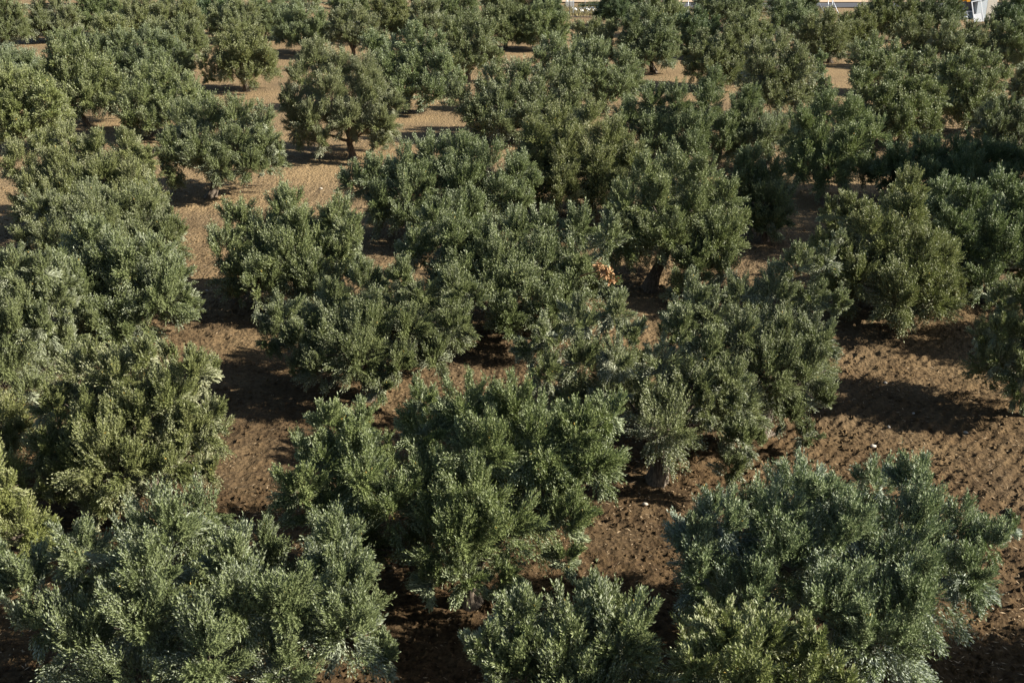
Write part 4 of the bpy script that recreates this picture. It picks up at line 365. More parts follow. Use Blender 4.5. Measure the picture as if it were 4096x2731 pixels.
('second bushy olive crown above the tall lobed tree, further right','g',(-12.86,94.02),[(-1.05,-0.24,2.79,0.87,0),(0.32,0.12,3.09,0.95,0),(1.55,-0.06,2.42,0.79,0),(-0.72,-0.51,1.79,0.95,0),(0.89,-0.77,1.65,0.94,0),(-1.40,-0.77,1.48,0.55,0),(-0.98,1.50,1.87,0.82,1),(0.38,1.61,2.28,0.90,1),(1.38,1.15,1.75,0.75,1),(1.34,0.34,1.41,0.62,0),(0.69,1.23,1.53,0.76,1),(0.03,1.43,1.41,0.72,1),(-1.22,0.80,1.56,0.71,1),(-1.33,-0.61,1.67,0.64,0),(0.68,0.29,1.90,0.80,1),(-0.59,0.44,1.90,0.80,1),(-0.08,-0.73,1.90,0.80,1)]),
('olive crown on the top edge with dry twigs beside it','g',(-15.95,112.94),[(-1.11,-0.01,2.73,0.85,0),(0.17,-0.04,2.94,0.94,0),(1.41,-0.18,2.34,0.94,0),(0.18,-0.61,1.78,0.94,0),(-0.97,1.41,1.97,0.80,1),(0.26,1.78,1.98,0.89,1),(1.31,1.27,1.57,0.89,1),(1.45,-0.38,1.25,0.67,0),(0.80,1.21,1.14,0.63,1),(0.12,1.40,1.23,0.81,1),(-1.27,0.32,1.19,0.66,0),(-1.05,-0.81,1.28,0.77,0),(0.05,-1.40,1.03,0.75,0),(1.15,-0.92,1.25,0.79,0),(0.66,0.28,1.85,1.00,1),(-0.58,0.43,1.85,1.00,1),(-0.08,-0.72,1.85,1.00,1)]),
('olive crown on the top edge above the silvery tree','g',(-10.75,105.25),[(-1.26,-0.04,2.68,0.97,0),(0.32,-0.00,3.05,1.05,0),(-0.45,-0.69,1.80,1.05,0),(1.27,-0.19,1.94,0.97,0),(0.53,-1.02,1.08,0.88,0),(-1.11,1.16,2.02,0.92,1),(0.15,1.81,2.10,1.00,1),(1.50,-0.09,1.02,0.72,0),(0.79,1.25,1.05,0.72,1),(0.10,1.46,1.26,0.73,1),(-1.30,0.56,1.19,0.78,1),(-1.36,-0.38,1.22,0.73,0),(-0.43,-1.38,1.19,0.69,0),(0.80,-1.25,1.17,0.68,0),(0.69,0.29,1.85,1.00,1),(-0.60,0.45,1.85,1.00,1),(-0.08,-0.75,1.85,1.00,1)]),
('olive crown in the top row left of the straight dark trunk','g',(-7.92,101.92),[(-0.31,0.19,2.80,0.94,0),(1.03,0.11,2.99,0.85,0),(0.29,-0.58,1.78,1.02,0),(1.23,-0.53,1.77,0.77,0),(-0.33,0.80,2.41,0.89,1),(0.84,1.26,2.35,0.81,1),(1.37,-0.03,1.42,0.57,0),(0.57,1.01,1.46,0.58,1),(-0.61,0.42,1.38,0.63,1),(-0.56,-0.52,1.31,0.58,0),(0.49,0.21,1.90,0.67,1),(-0.43,0.32,1.90,0.67,1),(-0.06,-0.53,1.90,0.67,1)]),
('grey feathery olive crown on the top edge near the middle','s',(-6.27,114.39),[(-0.80,0.07,2.59,0.95,0),(0.90,0.19,2.79,1.05,0),(2.20,-0.50,2.24,0.95,0),(0.50,-0.77,1.65,0.95,0),(-0.75,1.23,1.95,0.91,1),(0.69,1.70,1.98,1.00,1),(2.11,1.25,1.32,0.90,1),(1.95,0.43,1.11,0.80,0),(1.71,0.93,1.27,0.66,1),(-0.16,1.49,1.07,0.81,1),(-0.98,0.77,1.34,0.68,1),(-1.12,-0.40,1.28,0.87,0),(-0.36,-1.39,1.16,0.66,0),(1.33,-1.31,1.08,0.87,0),(0.76,0.32,1.85,1.00,1),(-0.66,0.49,1.85,1.00,1),(-0.09,-0.82,1.85,1.00,1)]),
('olive crown in the top row between the straight trunk and the posts','g',(-0.60,99.61),[(-1.11,-0.00,2.51,0.92,0),(0.19,0.26,2.84,1.00,0),(1.50,-0.15,2.35,0.92,0),(-0.36,-0.95,1.54,1.00,0),(1.31,-0.97,1.36,0.83,0),(-1.15,1.20,1.85,0.87,1),(0.20,1.46,2.18,0.95,1),(1.36,1.44,1.50,0.87,1),(1.63,-0.10,1.18,0.74,0),(1.20,1.03,1.21,0.64,1),(-0.36,1.34,1.05,0.82,1),(-1.11,0.65,1.11,0.73,1),(-0.91,-0.95,1.30,0.62,0),(0.13,-1.45,1.21,0.75,0),(0.79,-1.31,1.10,0.65,0),(0.69,0.29,1.85,1.00,1),(-0.60,0.45,1.85,1.00,1),(-0.08,-0.74,1.85,1.00,1)]),
('dark green olive tree just left of the metal posts','g',(2.58,99.05),[(-0.95,-0.01,2.57,1.00,0),(0.53,0.02,2.93,0.91,0),(1.63,-0.33,2.25,0.83,0),(-0.40,-0.55,1.55,1.08,0),(1.26,-0.94,1.24,0.83,0),(-1.33,-0.92,1.24,0.74,0),(-0.84,1.63,1.70,0.95,1),(0.52,1.52,2.12,0.87,1),(1.33,1.38,1.34,0.79,1),(1.51,-0.38,1.24,0.69,0),(1.00,1.17,1.04,0.77,1),(-0.61,1.32,1.20,0.69,1),(-1.36,0.41,1.19,0.75,0),(-1.36,-0.41,1.12,0.65,0),(-0.03,-1.49,1.16,0.81,0),(1.08,-1.10,1.04,0.66,0),(0.71,0.30,1.85,1.00,1),(-0.61,0.46,1.85,1.00,1),(-0.09,-0.76,1.85,1.00,1)]),
('olive crown on the top edge left of the metal posts','g',(-0.70,116.63),[(-1.72,-0.25,2.63,0.97,0),(0.01,0.17,2.80,1.07,0),(1.74,-0.44,2.44,0.97,0),(-0.42,-1.04,1.79,0.97,0),(1.30,-0.99,1.66,0.77,0),(-1.69,1.41,1.75,0.92,1),(-0.08,1.99,1.84,1.02,1),(1.52,1.81,1.28,0.92,1),(1.87,-0.20,1.29,0.84,0),(1.14,1.44,1.28,0.85,1),(-0.36,1.71,1.10,0.69,1),(-1.63,0.36,1.15,0.92,0),(-1.55,-0.63,1.10,0.82,0),(-0.47,-1.67,1.17,0.86,0),(1.44,-1.17,1.10,0.93,0),(0.84,0.35,1.85,1.00,1),(-0.73,0.55,1.85,1.00,1),(-0.10,-0.91,1.85,1.00,1)]),
('dark olive tree on the top edge left of the metal posts','d',(3.87,115.87),[(-1.33,0.05,2.67,0.87,0),(-0.04,-0.18,2.90,0.96,0),(0.60,-0.44,2.22,0.67,0),(-1.12,-0.60,1.90,0.72,0),(-1.09,1.01,2.12,0.83,1),(-0.08,1.20,2.15,0.91,1),(0.49,0.93,1.47,0.64,1),(0.83,-0.20,1.20,0.53,0),(0.55,0.76,1.02,0.61,1),(-0.63,1.07,0.93,0.66,1),(-1.32,0.43,1.10,0.55,1),(-1.38,-0.28,1.15,0.59,0),(-0.41,-1.12,1.17,0.63,0),(0.29,-0.97,1.16,0.53,0),(0.54,0.23,1.78,0.91,1),(-0.47,0.35,1.78,0.91,1),(-0.07,-0.58,1.78,0.91,1)]),
('big dark olive tree right of the dry grassy gap at the top edge','d',(10.14,115.50),[(-0.53,-0.18,2.52,1.15,0),(1.21,0.17,2.69,1.25,0),(-0.73,-0.46,1.51,0.87,0),(0.72,-1.08,1.37,1.15,0),(2.46,-0.36,2.33,0.96,0),(-0.43,1.51,1.62,1.10,1),(1.08,1.72,1.86,1.19,1),(2.11,1.29,1.45,0.91,1),(1.98,0.44,1.33,0.76,0),(1.65,1.08,1.20,0.79,1),(0.18,1.66,1.15,0.81,1),(-1.27,0.28,1.25,0.81,0),(-0.90,-1.08,1.33,0.80,0),(0.31,-1.67,1.15,0.88,0),(1.64,-1.08,1.23,0.81,0),(0.79,0.33,1.85,1.00,1),(-0.69,0.51,1.85,1.00,1),(-0.10,-0.85,1.85,1.00,1)]),
('olive crown below the dry grassy gap and black pipe','g',(6.45,87.42),[(-1.40,-0.05,2.85,0.66,0),(-0.23,0.31,3.13,0.66,0),(0.74,0.03,2.84,0.74,0),(-0.92,-0.62,2.28,0.73,0),(0.40,-0.52,2.11,0.73,0),(-1.72,-0.13,2.38,0.37,0),(-1.12,1.12,2.19,0.63,1),(-0.20,1.31,2.56,0.63,1),(0.56,0.99,2.28,0.70,1),(-0.86,1.32,1.27,0.70,1),(0.33,1.33,1.13,0.70,1),(-1.54,1.00,1.74,0.35,1),(0.81,-0.34,0.98,0.72,0),(0.61,0.73,1.04,0.64,1),(-0.26,1.17,1.21,0.67,1),(-1.46,0.25,1.06,0.73,0),(-1.42,-0.38,1.02,0.58,0),(-0.47,-1.16,1.13,0.70,0),(0.28,-1.02,1.20,0.62,0),(0.56,0.24,1.81,0.95,1),(-0.48,0.36,1.81,0.95,1),(-0.07,-0.60,1.81,0.95,1)]),
('dense olive tree right of the grassy gap with deep shade beneath','g',(10.65,86.34),[(-1.78,0.02,3.59,0.87,0),(-0.47,0.26,3.72,0.94,0),(0.80,-0.22,3.15,0.87,0),(-1.46,-0.37,2.54,1.02,0),(0.13,-0.76,2.27,1.08,0),(1.32,-0.23,2.36,0.65,0),(-0.82,-0.94,1.35,0.94,0),(0.44,-1.28,1.24,0.72,0),(-2.25,-0.41,1.91,0.65,0),(-1.51,1.65,2.73,0.83,1),(-0.32,1.84,2.88,0.90,1),(0.86,1.76,2.12,0.83,1),(-1.43,1.56,1.53,0.96,1),(1.22,1.12,1.63,0.62,1),(1.30,-0.37,1.26,0.86,0),(0.71,1.28,1.30,0.77,1),(-0.18,1.61,1.06,0.67,1),(-1.49,1.06,1.26,0.67,1),(-1.47,-1.08,1.09,0.79,0),(-0.72,-1.55,1.18,0.66,0),(0.74,-1.25,1.26,0.76,0),(0.76,0.32,1.85,1.00,1),(-0.67,0.50,1.85,1.00,1),(-0.09,-0.83,1.85,1.00,1)]),
('olive crown on the top edge right of the big dark tree','g',(14.94,109.13),[(-1.78,-0.01,2.88,1.00,0),(-0.15,-0.10,2.70,0.91,0),(-1.02,-0.89,1.80,1.00,0),(0.62,-0.66,1.97,0.82,0),(-1.63,1.42,2.11,0.95,1),(-0.01,1.71,1.74,0.86,1),(1.01,0.24,1.12,0.60,0),(0.41,1.16,1.04,0.73,1),(-0.98,1.23,1.22,0.78,1),(-1.37,0.94,1.21,0.70,1),(-1.51,-0.76,1.16,0.80,0),(-1.03,-1.20,1.19,0.79,0),(0.50,-1.10,1.24,0.81,0),(0.66,0.28,1.85,1.00,1),(-0.57,0.43,1.85,1.00,1),(-0.08,-0.71,1.85,1.00,1)]),
('dark olive tree between the dense tree and the mesh fence','d',(15.26,95.04),[(-1.22,0.13,2.81,0.80,0),(0.02,0.17,2.97,0.88,0),(1.09,-0.05,2.48,0.72,0),(-0.60,-0.77,2.05,0.87,0),(0.67,-0.69,1.86,0.72,0),(-1.13,1.13,2.24,0.76,1),(-0.08,1.44,2.27,0.83,1),(1.11,1.03,1.87,0.68,1),(1.23,0.18,1.15,0.72,0),(0.89,0.87,1.23,0.69,1),(-0.57,1.11,1.20,0.73,1),(-1.08,0.63,1.06,0.65,1),(-1.11,-0.59,1.08,0.59,0),(-0.41,-1.18,0.98,0.75,0),(0.47,-1.15,1.00,0.69,0),(0.59,0.25,1.85,1.00,1),(-0.51,0.38,1.85,1.00,1),(-0.07,-0.64,1.85,1.00,1)]),
('olive crown on the top edge over the mesh fence','g',(21.57,114.02),[(-2.73,0.03,2.63,0.95,0),(-1.11,-0.39,2.67,1.04,0),(0.65,0.04,2.83,1.04,0),(2.32,-0.23,2.45,0.85,0),(-1.61,-1.21,1.81,0.85,0),(0.49,-1.19,1.81,0.94,0),(-2.32,1.50,1.84,0.90,1),(0.54,2.48,1.59,0.99,1),(2.11,1.35,1.61,0.81,1),(1.97,-0.17,1.12,0.93,0),(0.90,1.88,1.09,0.89,1),(-1.02,2.01,1.18,0.85,1),(-2.25,0.74,1.31,0.89,1),(-1.94,-1.30,1.21,0.72,0),(-0.60,-2.14,1.18,0.69,0),(0.82,-1.92,1.13,0.84,0),(1.03,0.44,1.85,1.00,1),(-0.90,0.67,1.85,1.00,1),(-0.13,-1.11,1.85,1.00,1)]),
('olive crown in front of the mesh fence','g',(19.33,93.77),[(-1.24,0.11,2.60,0.87,0),(-0.01,0.21,2.93,0.87,0),(1.03,-0.11,2.29,0.71,0),(-1.01,-0.91,1.70,0.94,0),(0.46,-0.65,1.50,0.86,0),(-2.03,-0.82,1.52,0.63,0),(-1.09,1.41,1.89,0.82,1),(-0.09,1.53,2.21,0.82,1),(0.80,1.27,1.54,0.67,1),(1.12,-0.28,1.21,0.77,0),(0.47,1.21,1.15,0.64,1),(-0.24,1.42,1.22,0.82,1),(-1.68,0.26,1.14,0.78,0),(-1.59,-0.56,1.00,0.61,0),(-0.91,-1.28,1.25,0.81,0),(0.83,-0.89,1.17,0.73,0),(0.68,0.29,1.85,1.00,1),(-0.59,0.44,1.85,1.00,1),(-0.08,-0.73,1.85,1.00,1)]),
('bright upright olive tree below the mesh fence','g',(14.03,79.03),[(-0.76,0.22,2.92,0.80,0),(0.57,0.16,3.07,0.80,0),(1.63,-0.02,2.37,0.80,0),(-1.44,-0.67,2.02,0.80,0),(0.09,-0.50,1.85,1.00,0),(1.26,-0.81,1.31,0.73,0),(-1.97,-0.15,2.24,0.47,0),(-0.60,1.81,2.08,0.76,1),(0.46,1.72,2.24,0.76,1),(1.48,1.24,1.67,0.76,1),(-1.62,1.01,1.60,0.44,1),(1.53,0.28,1.28,0.89,0),(0.93,1.27,1.20,0.75,1),(-0.33,1.58,1.11,0.69,1),(-1.53,0.64,1.33,0.72,1),(-1.45,-0.80,1.27,0.68,0),(-0.82,-1.41,1.23,0.88,0),(0.82,-1.35,1.10,0.80,0),(0.76,0.32,1.85,1.00,1),(-0.66,0.50,1.85,1.00,1),(-0.09,-0.82,1.85,1.00,1)]),
('pale grey olive tree on a leaning trunk in the right part of the grove','s',(15.37,66.62),[(-1.16,-0.02,4.04,0.73,0),(0.14,0.27,4.37,0.79,0),(1.10,-0.20,3.69,0.79,0),(-0.93,-0.54,3.00,0.96,0),(0.63,-0.45,2.74,1.02,0),(1.74,-0.45,2.99,0.62,0),(-0.43,-1.08,1.72,0.90,0),(1.09,-1.03,1.71,0.73,0),(-1.63,-0.29,2.96,0.57,0),(-0.90,1.44,3.25,0.70,1),(0.17,1.74,3.58,0.75,1),(1.07,1.72,2.69,0.75,1),(-0.90,1.58,1.91,0.91,1),(0.66,1.79,1.59,0.97,1),(1.66,1.18,2.12,0.59,1),(-1.61,1.28,2.12,0.54,1),(1.56,0.03,1.45,0.79,0),(0.98,1.20,1.48,0.68,1),(-0.40,1.46,1.58,0.71,1),(-1.33,0.69,1.53,0.67,1),(-1.27,-0.80,1.63,0.82,0),(0.72,0.31,1.90,0.80,1),(-0.63,0.47,1.90,0.80,1),(-0.09,-0.78,1.90,0.80,1)]),
('small grey sprawling olive tree between the pale leaning one and a green one','s',(18.81,68.66),[(-0.31,0.13,3.36,0.41,0),(-0.39,0.01,2.61,0.47,0),(-0.04,-0.36,2.02,0.47,0),(-0.61,-0.12,1.85,0.41,0),(-0.24,0.71,2.99,0.39,1),(-0.21,0.49,2.29,0.45,1),(0.01,0.37,1.58,0.44,1),(-0.60,0.49,1.47,0.39,1),(0.27,-0.13,0.99,0.38,0),(0.06,0.41,0.86,0.40,1),(-0.57,0.33,0.94,0.36,1),(-0.64,-0.23,0.80,0.45,0),(-0.06,-0.47,0.86,0.45,0),(0.23,0.10,1.37,0.40,1),(-0.20,0.15,1.37,0.40,1),(-0.03,-0.25,1.37,0.40,1)]),
('olive tree left of the metal corner posts','g',(25.36,102.81),[(-1.81,0.01,2.92,0.95,0),(-0.27,-0.03,2.73,0.95,0),(-1.85,-0.59,1.87,0.94,0),(0.06,-0.78,1.52,1.03,0),(1.24,-0.56,1.68,0.77,0),(-1.61,1.68,2.03,0.90,1),(-0.37,1.90,1.73,0.90,1),(1.19,-0.45,1.08,0.65,0),(0.83,1.07,1.11,0.83,1),(-0.51,1.56,1.10,0.72,1),(-1.58,0.92,1.32,0.80,1),(-1.85,-0.31,1.19,0.71,0),(-0.68,-1.53,1.21,0.67,0),(0.81,-1.10,1.10,0.77,0),(0.74,0.31,1.85,1.00,1),(-0.65,0.48,1.85,1.00,1),(-0.09,-0.80,1.85,1.00,1)]),
('dark olive tree on the top edge left of the metal corner posts','d',(28.34,115.50),[(-2.04,-0.28,2.73,0.96,0),(-0.31,-0.17,2.84,1.06,0),(1.11,-0.68,2.44,0.77,0),(-1.96,1.36,1.86,0.91,1),(-0.33,1.69,1.87,1.00,1),(0.94,1.37,1.37,0.73,1),(1.31,-0.46,1.21,0.79,0),(0.89,1.15,1.29,0.87,1),(-1.05,1.41,1.25,0.77,1),(-1.53,1.00,1.24,0.77,1),(-1.83,-0.37,1.34,0.73,0),(-0.46,-1.61,1.28,0.78,0),(0.91,-1.14,1.34,0.84,0),(0.77,0.32,1.85,1.00,1),(-0.67,0.50,1.85,1.00,1),(-0.09,-0.83,1.85,1.00,1)]),
('rounded olive tree in front of the metal corner posts','g',(25.33,91.56),[(-1.90,-0.27,2.72,0.84,0),(-0.50,-0.04,3.03,0.92,0),(0.59,-0.13,2.21,0.77,0),(-1.60,-0.82,1.79,1.00,0),(-0.07,-0.98,1.48,0.84,0),(-2.56,-0.57,1.76,0.61,0),(-1.70,1.64,1.73,0.80,1),(-0.53,1.55,2.18,0.88,1),(0.54,1.03,1.57,0.73,1),(0.83,0.36,1.08,0.76,0),(0.40,1.08,1.07,0.75,1),(-0.78,1.46,1.29,0.83,1),(-2.05,0.28,1.22,0.83,0),(-1.90,-0.71,1.06,0.66,0),(-1.18,-1.36,1.02,0.70,0),(0.34,-1.14,1.14,0.64,0),(0.70,0.30,1.85,1.00,1),(-0.61,0.45,1.85,1.00,1),(-0.09,-0.75,1.85,1.00,1)]),
('olive crown just right of the metal corner posts','g',(28.69,96.08),[(-1.00,0.10,2.70,0.73,0),(0.29,0.33,3.02,0.81,0),(0.96,-0.17,2.20,0.73,0),(-0.58,-0.66,1.91,0.88,0),(0.54,-0.72,1.40,0.72,0),(-1.01,1.06,2.15,0.69,1),(0.22,1.37,2.43,0.77,1),(0.76,1.06,1.53,0.69,1),(1.13,0.13,1.03,0.68,0),(0.89,0.71,1.11,0.52,1),(-0.04,1.11,0.94,0.54,1),(-1.04,0.35,0.94,0.52,1),(-0.94,-0.56,0.98,0.53,0),(-0.16,-1.10,1.08,0.60,0),(0.48,-1.02,1.05,0.52,0),(0.53,0.22,1.77,0.90,1),(-0.46,0.34,1.77,0.90,1),(-0.06,-0.57,1.77,0.90,1)]),
('large olive crown on the top edge right of the tan track','g',(34.66,105.25),[(-1.96,-0.01,3.06,0.97,0),(-0.39,0.06,3.24,1.05,0),(0.91,-0.44,2.53,0.96,0),(-1.44,-0.66,1.99,1.14,0),(0.29,-0.97,1.45,0.96,0),(-1.90,1.27,2.35,0.92,1),(-0.41,1.97,2.24,1.00,1),(0.83,1.31,1.61,0.92,1),(1.28,0.04,1.21,0.68,0),(0.44,1.40,1.29,0.74,1),(-1.10,1.38,1.18,0.78,1),(-1.76,0.64,1.06,0.66,1),(-1.56,-0.99,1.28,0.68,0),(-0.48,-1.58,1.12,0.68,0),(0.97,-0.94,1.14,0.68,0),(0.75,0.32,1.85,1.00,1),(-0.66,0.49,1.85,1.00,1),(-0.09,-0.81,1.85,1.00,1)]),
('dark olive tree touching the left of the white shed','d',(41.06,112.23),[(-2.01,0.08,2.59,1.12,0),(-0.44,-0.12,2.81,1.12,0),(1.17,-0.52,2.24,0.93,0),(-1.37,-0.91,1.56,1.12,0),(0.48,-1.08,1.30,0.93,0),(1.87,-0.55,1.64,0.56,0),(-1.84,1.45,1.85,1.07,1),(-0.51,2.16,1.64,1.07,1),(1.83,0.12,1.24,0.85,0),(1.25,1.36,1.15,0.68,1),(-0.45,1.82,1.15,0.78,1),(-1.84,0.45,1.07,0.86,0),(-1.86,-0.34,1.16,0.89,0),(-0.14,-1.86,1.10,0.86,0),(0.67,-1.73,1.22,0.73,0),(0.88,0.37,1.85,1.00,1),(-0.77,0.57,1.85,1.00,1),(-0.11,-0.95,1.85,1.00,1)]),
('olive crown below the dark tree left of the white shed','g',(31.44,88.54),[(-1.42,-0.09,2.88,0.74,0),(-0.11,-0.09,3.05,0.82,0),(-1.15,-0.66,1.98,0.82,0),(0.26,-0.43,1.96,0.74,0),(-1.40,1.02,2.26,0.71,1),(-0.09,1.04,2.41,0.78,1),(0.11,1.13,1.12,0.71,1),(0.62,-0.26,0.90,0.55,0),(-0.21,1.01,1.04,0.61,1),(-1.25,0.50,1.01,0.52,1),(-1.29,-0.42,1.03,0.65,0),(0.13,-0.89,1.10,0.55,0),(0.48,0.20,1.71,0.82,1),(-0.42,0.31,1.71,0.82,1),(-0.06,-0.52,1.71,0.82,1)]),
('olive crown directly below the white shed','g',(34.89,86.99),[(-2.06,0.05,2.89,0.81,0),(-0.53,0.19,2.87,0.73,0),(0.91,0.16,3.03,0.81,0),(-2.03,-1.16,1.93,0.94,0),(-0.27,-0.82,1.88,0.95,0),(1.25,-0.63,2.02,0.73,0),(-3.07,-0.28,2.29,0.59,0),(-1.85,1.78,1.97,0.77,1),(-0.53,2.28,1.79,0.70,1),(0.70,1.89,2.12,0.77,1),(-2.68,1.20,1.49,0.56,1),(1.37,0.39,1.23,0.82,0),(0.75,1.44,1.18,0.76,1),(-0.82,1.88,1.13,0.70,1),(-2.31,0.59,1.10,0.92,1),(-2.18,-0.89,1.32,0.70,0),(-1.07,-1.82,1.28,0.75,0),(0.75,-1.44,1.33,0.88,0),(0.90,0.38,1.85,1.00,1),(-0.79,0.59,1.85,1.00,1),(-0.11,-0.97,1.85,1.00,1)]),
('dark olive tree right of the white shed','d',(45.75,106.20),[(-1.23,-0.01,2.58,0.80,0),(0.16,0.14,2.95,0.89,0),(0.89,-0.39,2.05,0.89,0),(-0.82,-0.45,1.48,0.89,0),(0.67,-0.81,1.14,0.80,0),(-0.99,1.24,1.90,0.76,1),(0.12,1.35,2.28,0.84,1),(1.20,0.19,0.96,0.67,0),(0.97,0.75,1.16,0.60,1),(-0.62,1.11,1.04,0.57,1),(-1.03,0.77,1.08,0.63,1),(-1.09,-0.69,1.20,0.63,0),(-0.05,-1.26,1.15,0.71,0),(0.49,-1.14,1.09,0.74,0),(0.60,0.25,1.85,1.00,1),(-0.52,0.39,1.85,1.00,1),(-0.07,-0.64,1.85,1.00,1)]),
('olive tree on the right edge below the white shed','g',(37.99,85.70),[(-1.43,0.05,2.88,0.72,0),(-0.26,0.20,3.02,0.80,0),(-0.97,-0.36,1.99,0.87,0),(0.19,-0.29,1.98,0.87,0),(-1.48,-0.74,1.25,0.50,0),(-1.19,1.02,2.32,0.69,1),(-0.10,1.24,2.43,0.76,1),(-0.85,1.07,1.22,0.82,1),(0.19,0.76,1.39,0.82,1),(0.54,0.17,0.97,0.55,0),(0.07,0.88,0.93,0.55,1),(-1.11,0.81,1.04,0.64,1),(-1.14,-0.79,0.91,0.51,0),(-0.30,-1.02,0.89,0.65,0),(0.49,0.21,1.72,0.84,1),(-0.43,0.32,1.72,0.84,1),(-0.06,-0.53,1.72,0.84,1)]),
('grey olive crown in the right of the grove below the corner posts','s',(24.69,77.25),[(-1.56,-0.20,2.77,0.65,0),(-0.34,0.08,3.02,0.78,0),(0.80,-0.16,2.63,0.72,0),(-1.17,-0.68,1.99,0.85,0),(0.10,-0.92,1.74,0.85,0),(1.19,-0.64,1.84,0.52,0),(-1.32,1.17,2.03,0.62,1),(-0.40,1.40,2.30,0.75,1),(0.65,1.41,1.79,0.68,1),(1.18,-0.27,0.96,0.59,0),(0.73,1.01,1.16,0.74,1),(-0.37,1.28,1.20,0.73,1),(-1.06,0.88,1.11,0.62,1),(-1.09,-0.84,1.09,0.62,0),(-0.36,-1.28,1.08,0.57,0),(0.84,-0.91,0.96,0.67,0),(0.62,0.26,1.85,1.00,1),(-0.54,0.40,1.85,1.00,1),(-0.08,-0.67,1.85,1.00,1)]),
('second grey olive crown right of the one below the corner posts','s',(25.89,70.38),[(-1.50,-0.04,3.01,0.60,0),(-0.41,0.06,3.13,0.66,0),(0.32,-0.31,2.66,0.60,0),(-0.98,-0.38,2.28,0.72,0),(0.08,-0.50,2.03,0.60,0),(-1.42,0.72,2.55,0.57,1),(-0.40,1.30,2.45,0.63,1),(0.34,1.06,1.92,0.57,1),(-0.83,1.27,1.40,0.68,1),(-0.07,1.22,1.13,0.57,1),(0.70,-0.07,0.90,0.50,0),(-0.14,0.99,0.97,0.65,1),(-1.16,0.51,0.99,0.51,1),(-1.20,-0.44,1.14,0.59,0),(-0.07,-0.97,1.06,0.64,0),(0.47,0.20,1.70,0.81,1),(-0.41,0.31,1.70,0.81,1),(-0.06,-0.51,1.70,0.81,1)]),
('wide grey olive tree near the right edge','s',(26.10,64.07),[(-1.60,0.05,3.42,0.66,0),(-0.54,0.09,3.77,0.71,0),(0.55,0.02,3.66,0.71,0),(1.27,-0.22,3.10,0.55,0),(-1.19,-0.52,2.55,0.87,0),(0.30,-0.48,2.42,0.93,0),(-0.56,-0.84,1.64,0.82,0),(0.84,-0.69,1.61,0.66,0),(-1.80,-0.21,2.49,0.49,0),(-1.40,1.08,2.83,0.62,1),(-0.37,1.49,3.01,0.67,1),(0.54,1.64,2.80,0.67,1),(1.08,1.14,2.36,0.52,1),(-0.93,1.59,1.45,0.83,1),(0.42,1.49,1.39,0.88,1),(-1.67,1.12,1.77,0.47,1),(1.17,0.35,1.01,0.64,0),(0.79,1.00,1.24,0.62,1),(-0.82,1.24,1.03,0.71,1),(-1.54,0.33,1.10,0.75,0),(-1.37,-0.74,1.13,0.67,0),(-0.59,-1.34,1.18,0.75,0),(0.90,-0.89,1.24,0.72,0),(0.66,0.28,1.85,1.00,1),(-0.58,0.43,1.85,1.00,1),(-0.08,-0.72,1.85,1.00,1)]),
('green two-humped olive tree left of the wide grey one','g',(21.37,61.35),[(-2.40,0.43,3.19,0.74,0),(-2.61,-0.23,2.37,0.68,0),(-0.51,0.34,2.97,0.79,0),(0.60,0.06,2.78,0.74,0),(1.49,-0.21,2.48,0.63,0),(-1.43,-0.64,2.20,0.84,0),(0.26,-0.67,1.74,0.89,0),(-1.08,-1.39,1.30,0.73,0),(0.64,-1.17,1.14,0.57,0),(-2.79,-0.31,1.68,0.47,0),(-2.02,1.54,2.57,0.70,1),(-2.43,1.64,1.38,0.65,1),(-0.43,2.14,2.02,0.75,1),(0.40,1.88,1.83,0.70,1),(1.33,0.99,1.81,0.60,1),(-2.62,1.20,0.87,0.45,1),(1.32,-0.34,1.32,0.72,0),(0.26,1.67,1.21,0.90,1),(-0.93,1.76,1.09,0.92,1),(-2.25,0.40,1.33,0.80,0),(-2.01,-0.97,1.12,0.82,0),(-0.73,-1.80,1.21,0.84,0),(0.83,-1.28,1.09,0.88,0),(0.86,0.36,1.85,1.00,1),(-0.75,0.56,1.85,1.00,1),(-0.11,-0.93,1.85,1.00,1)]),
('bushy olive tree on the right edge over the shaded blue-green one','g',(24.92,55.45),[(-1.40,0.20,2.46,0.64,0),(-0.56,0.27,2.77,0.59,0),(0.20,-0.13,2.31,0.73,0),(-1.14,-0.51,1.75,0.72,0),(-0.07,-0.68,1.35,0.72,0),(-1.72,-0.34,1.82,0.41,0),(-1.16,1.17,1.91,0.61,1),(-0.62,1.26,2.21,0.56,1),(0.24,0.83,1.76,0.69,1),(-1.68,0.97,1.10,0.39,1),(0.53,0.24,0.90,0.54,0),(-0.17,0.98,0.96,0.61,1),(-1.15,0.76,1.16,0.61,1),(-1.28,-0.62,0.90,0.56,0),(-0.22,-0.99,0.91,0.67,0),(0.49,0.21,1.71,0.83,1),(-0.42,0.32,1.71,0.83,1),(-0.06,-0.52,1.71,0.83,1)]),
('olive tree on the right edge beside the wide grey one','g',(32.60,70.82),[(-1.01,-0.01,1.89,0.54,0),(-0.44,-0.11,2.30,0.72,0),(0.23,-0.12,1.50,0.79,0),(-0.75,-0.34,1.14,0.61,0),(-0.90,1.02,1.30,0.52,1),(-0.54,1.07,1.65,0.69,1),(0.52,0.04,0.88,0.53,0),(0.03,0.75,1.04,0.54,1),(-0.98,0.45,0.87,0.53,1),(-1.06,-0.29,1.08,0.51,0),(-0.25,-0.82,0.96,0.55,0),(0.39,0.16,1.58,0.66,1),(-0.34,0.25,1.58,0.66,1),(-0.05,-0.42,1.58,0.66,1)]),
]

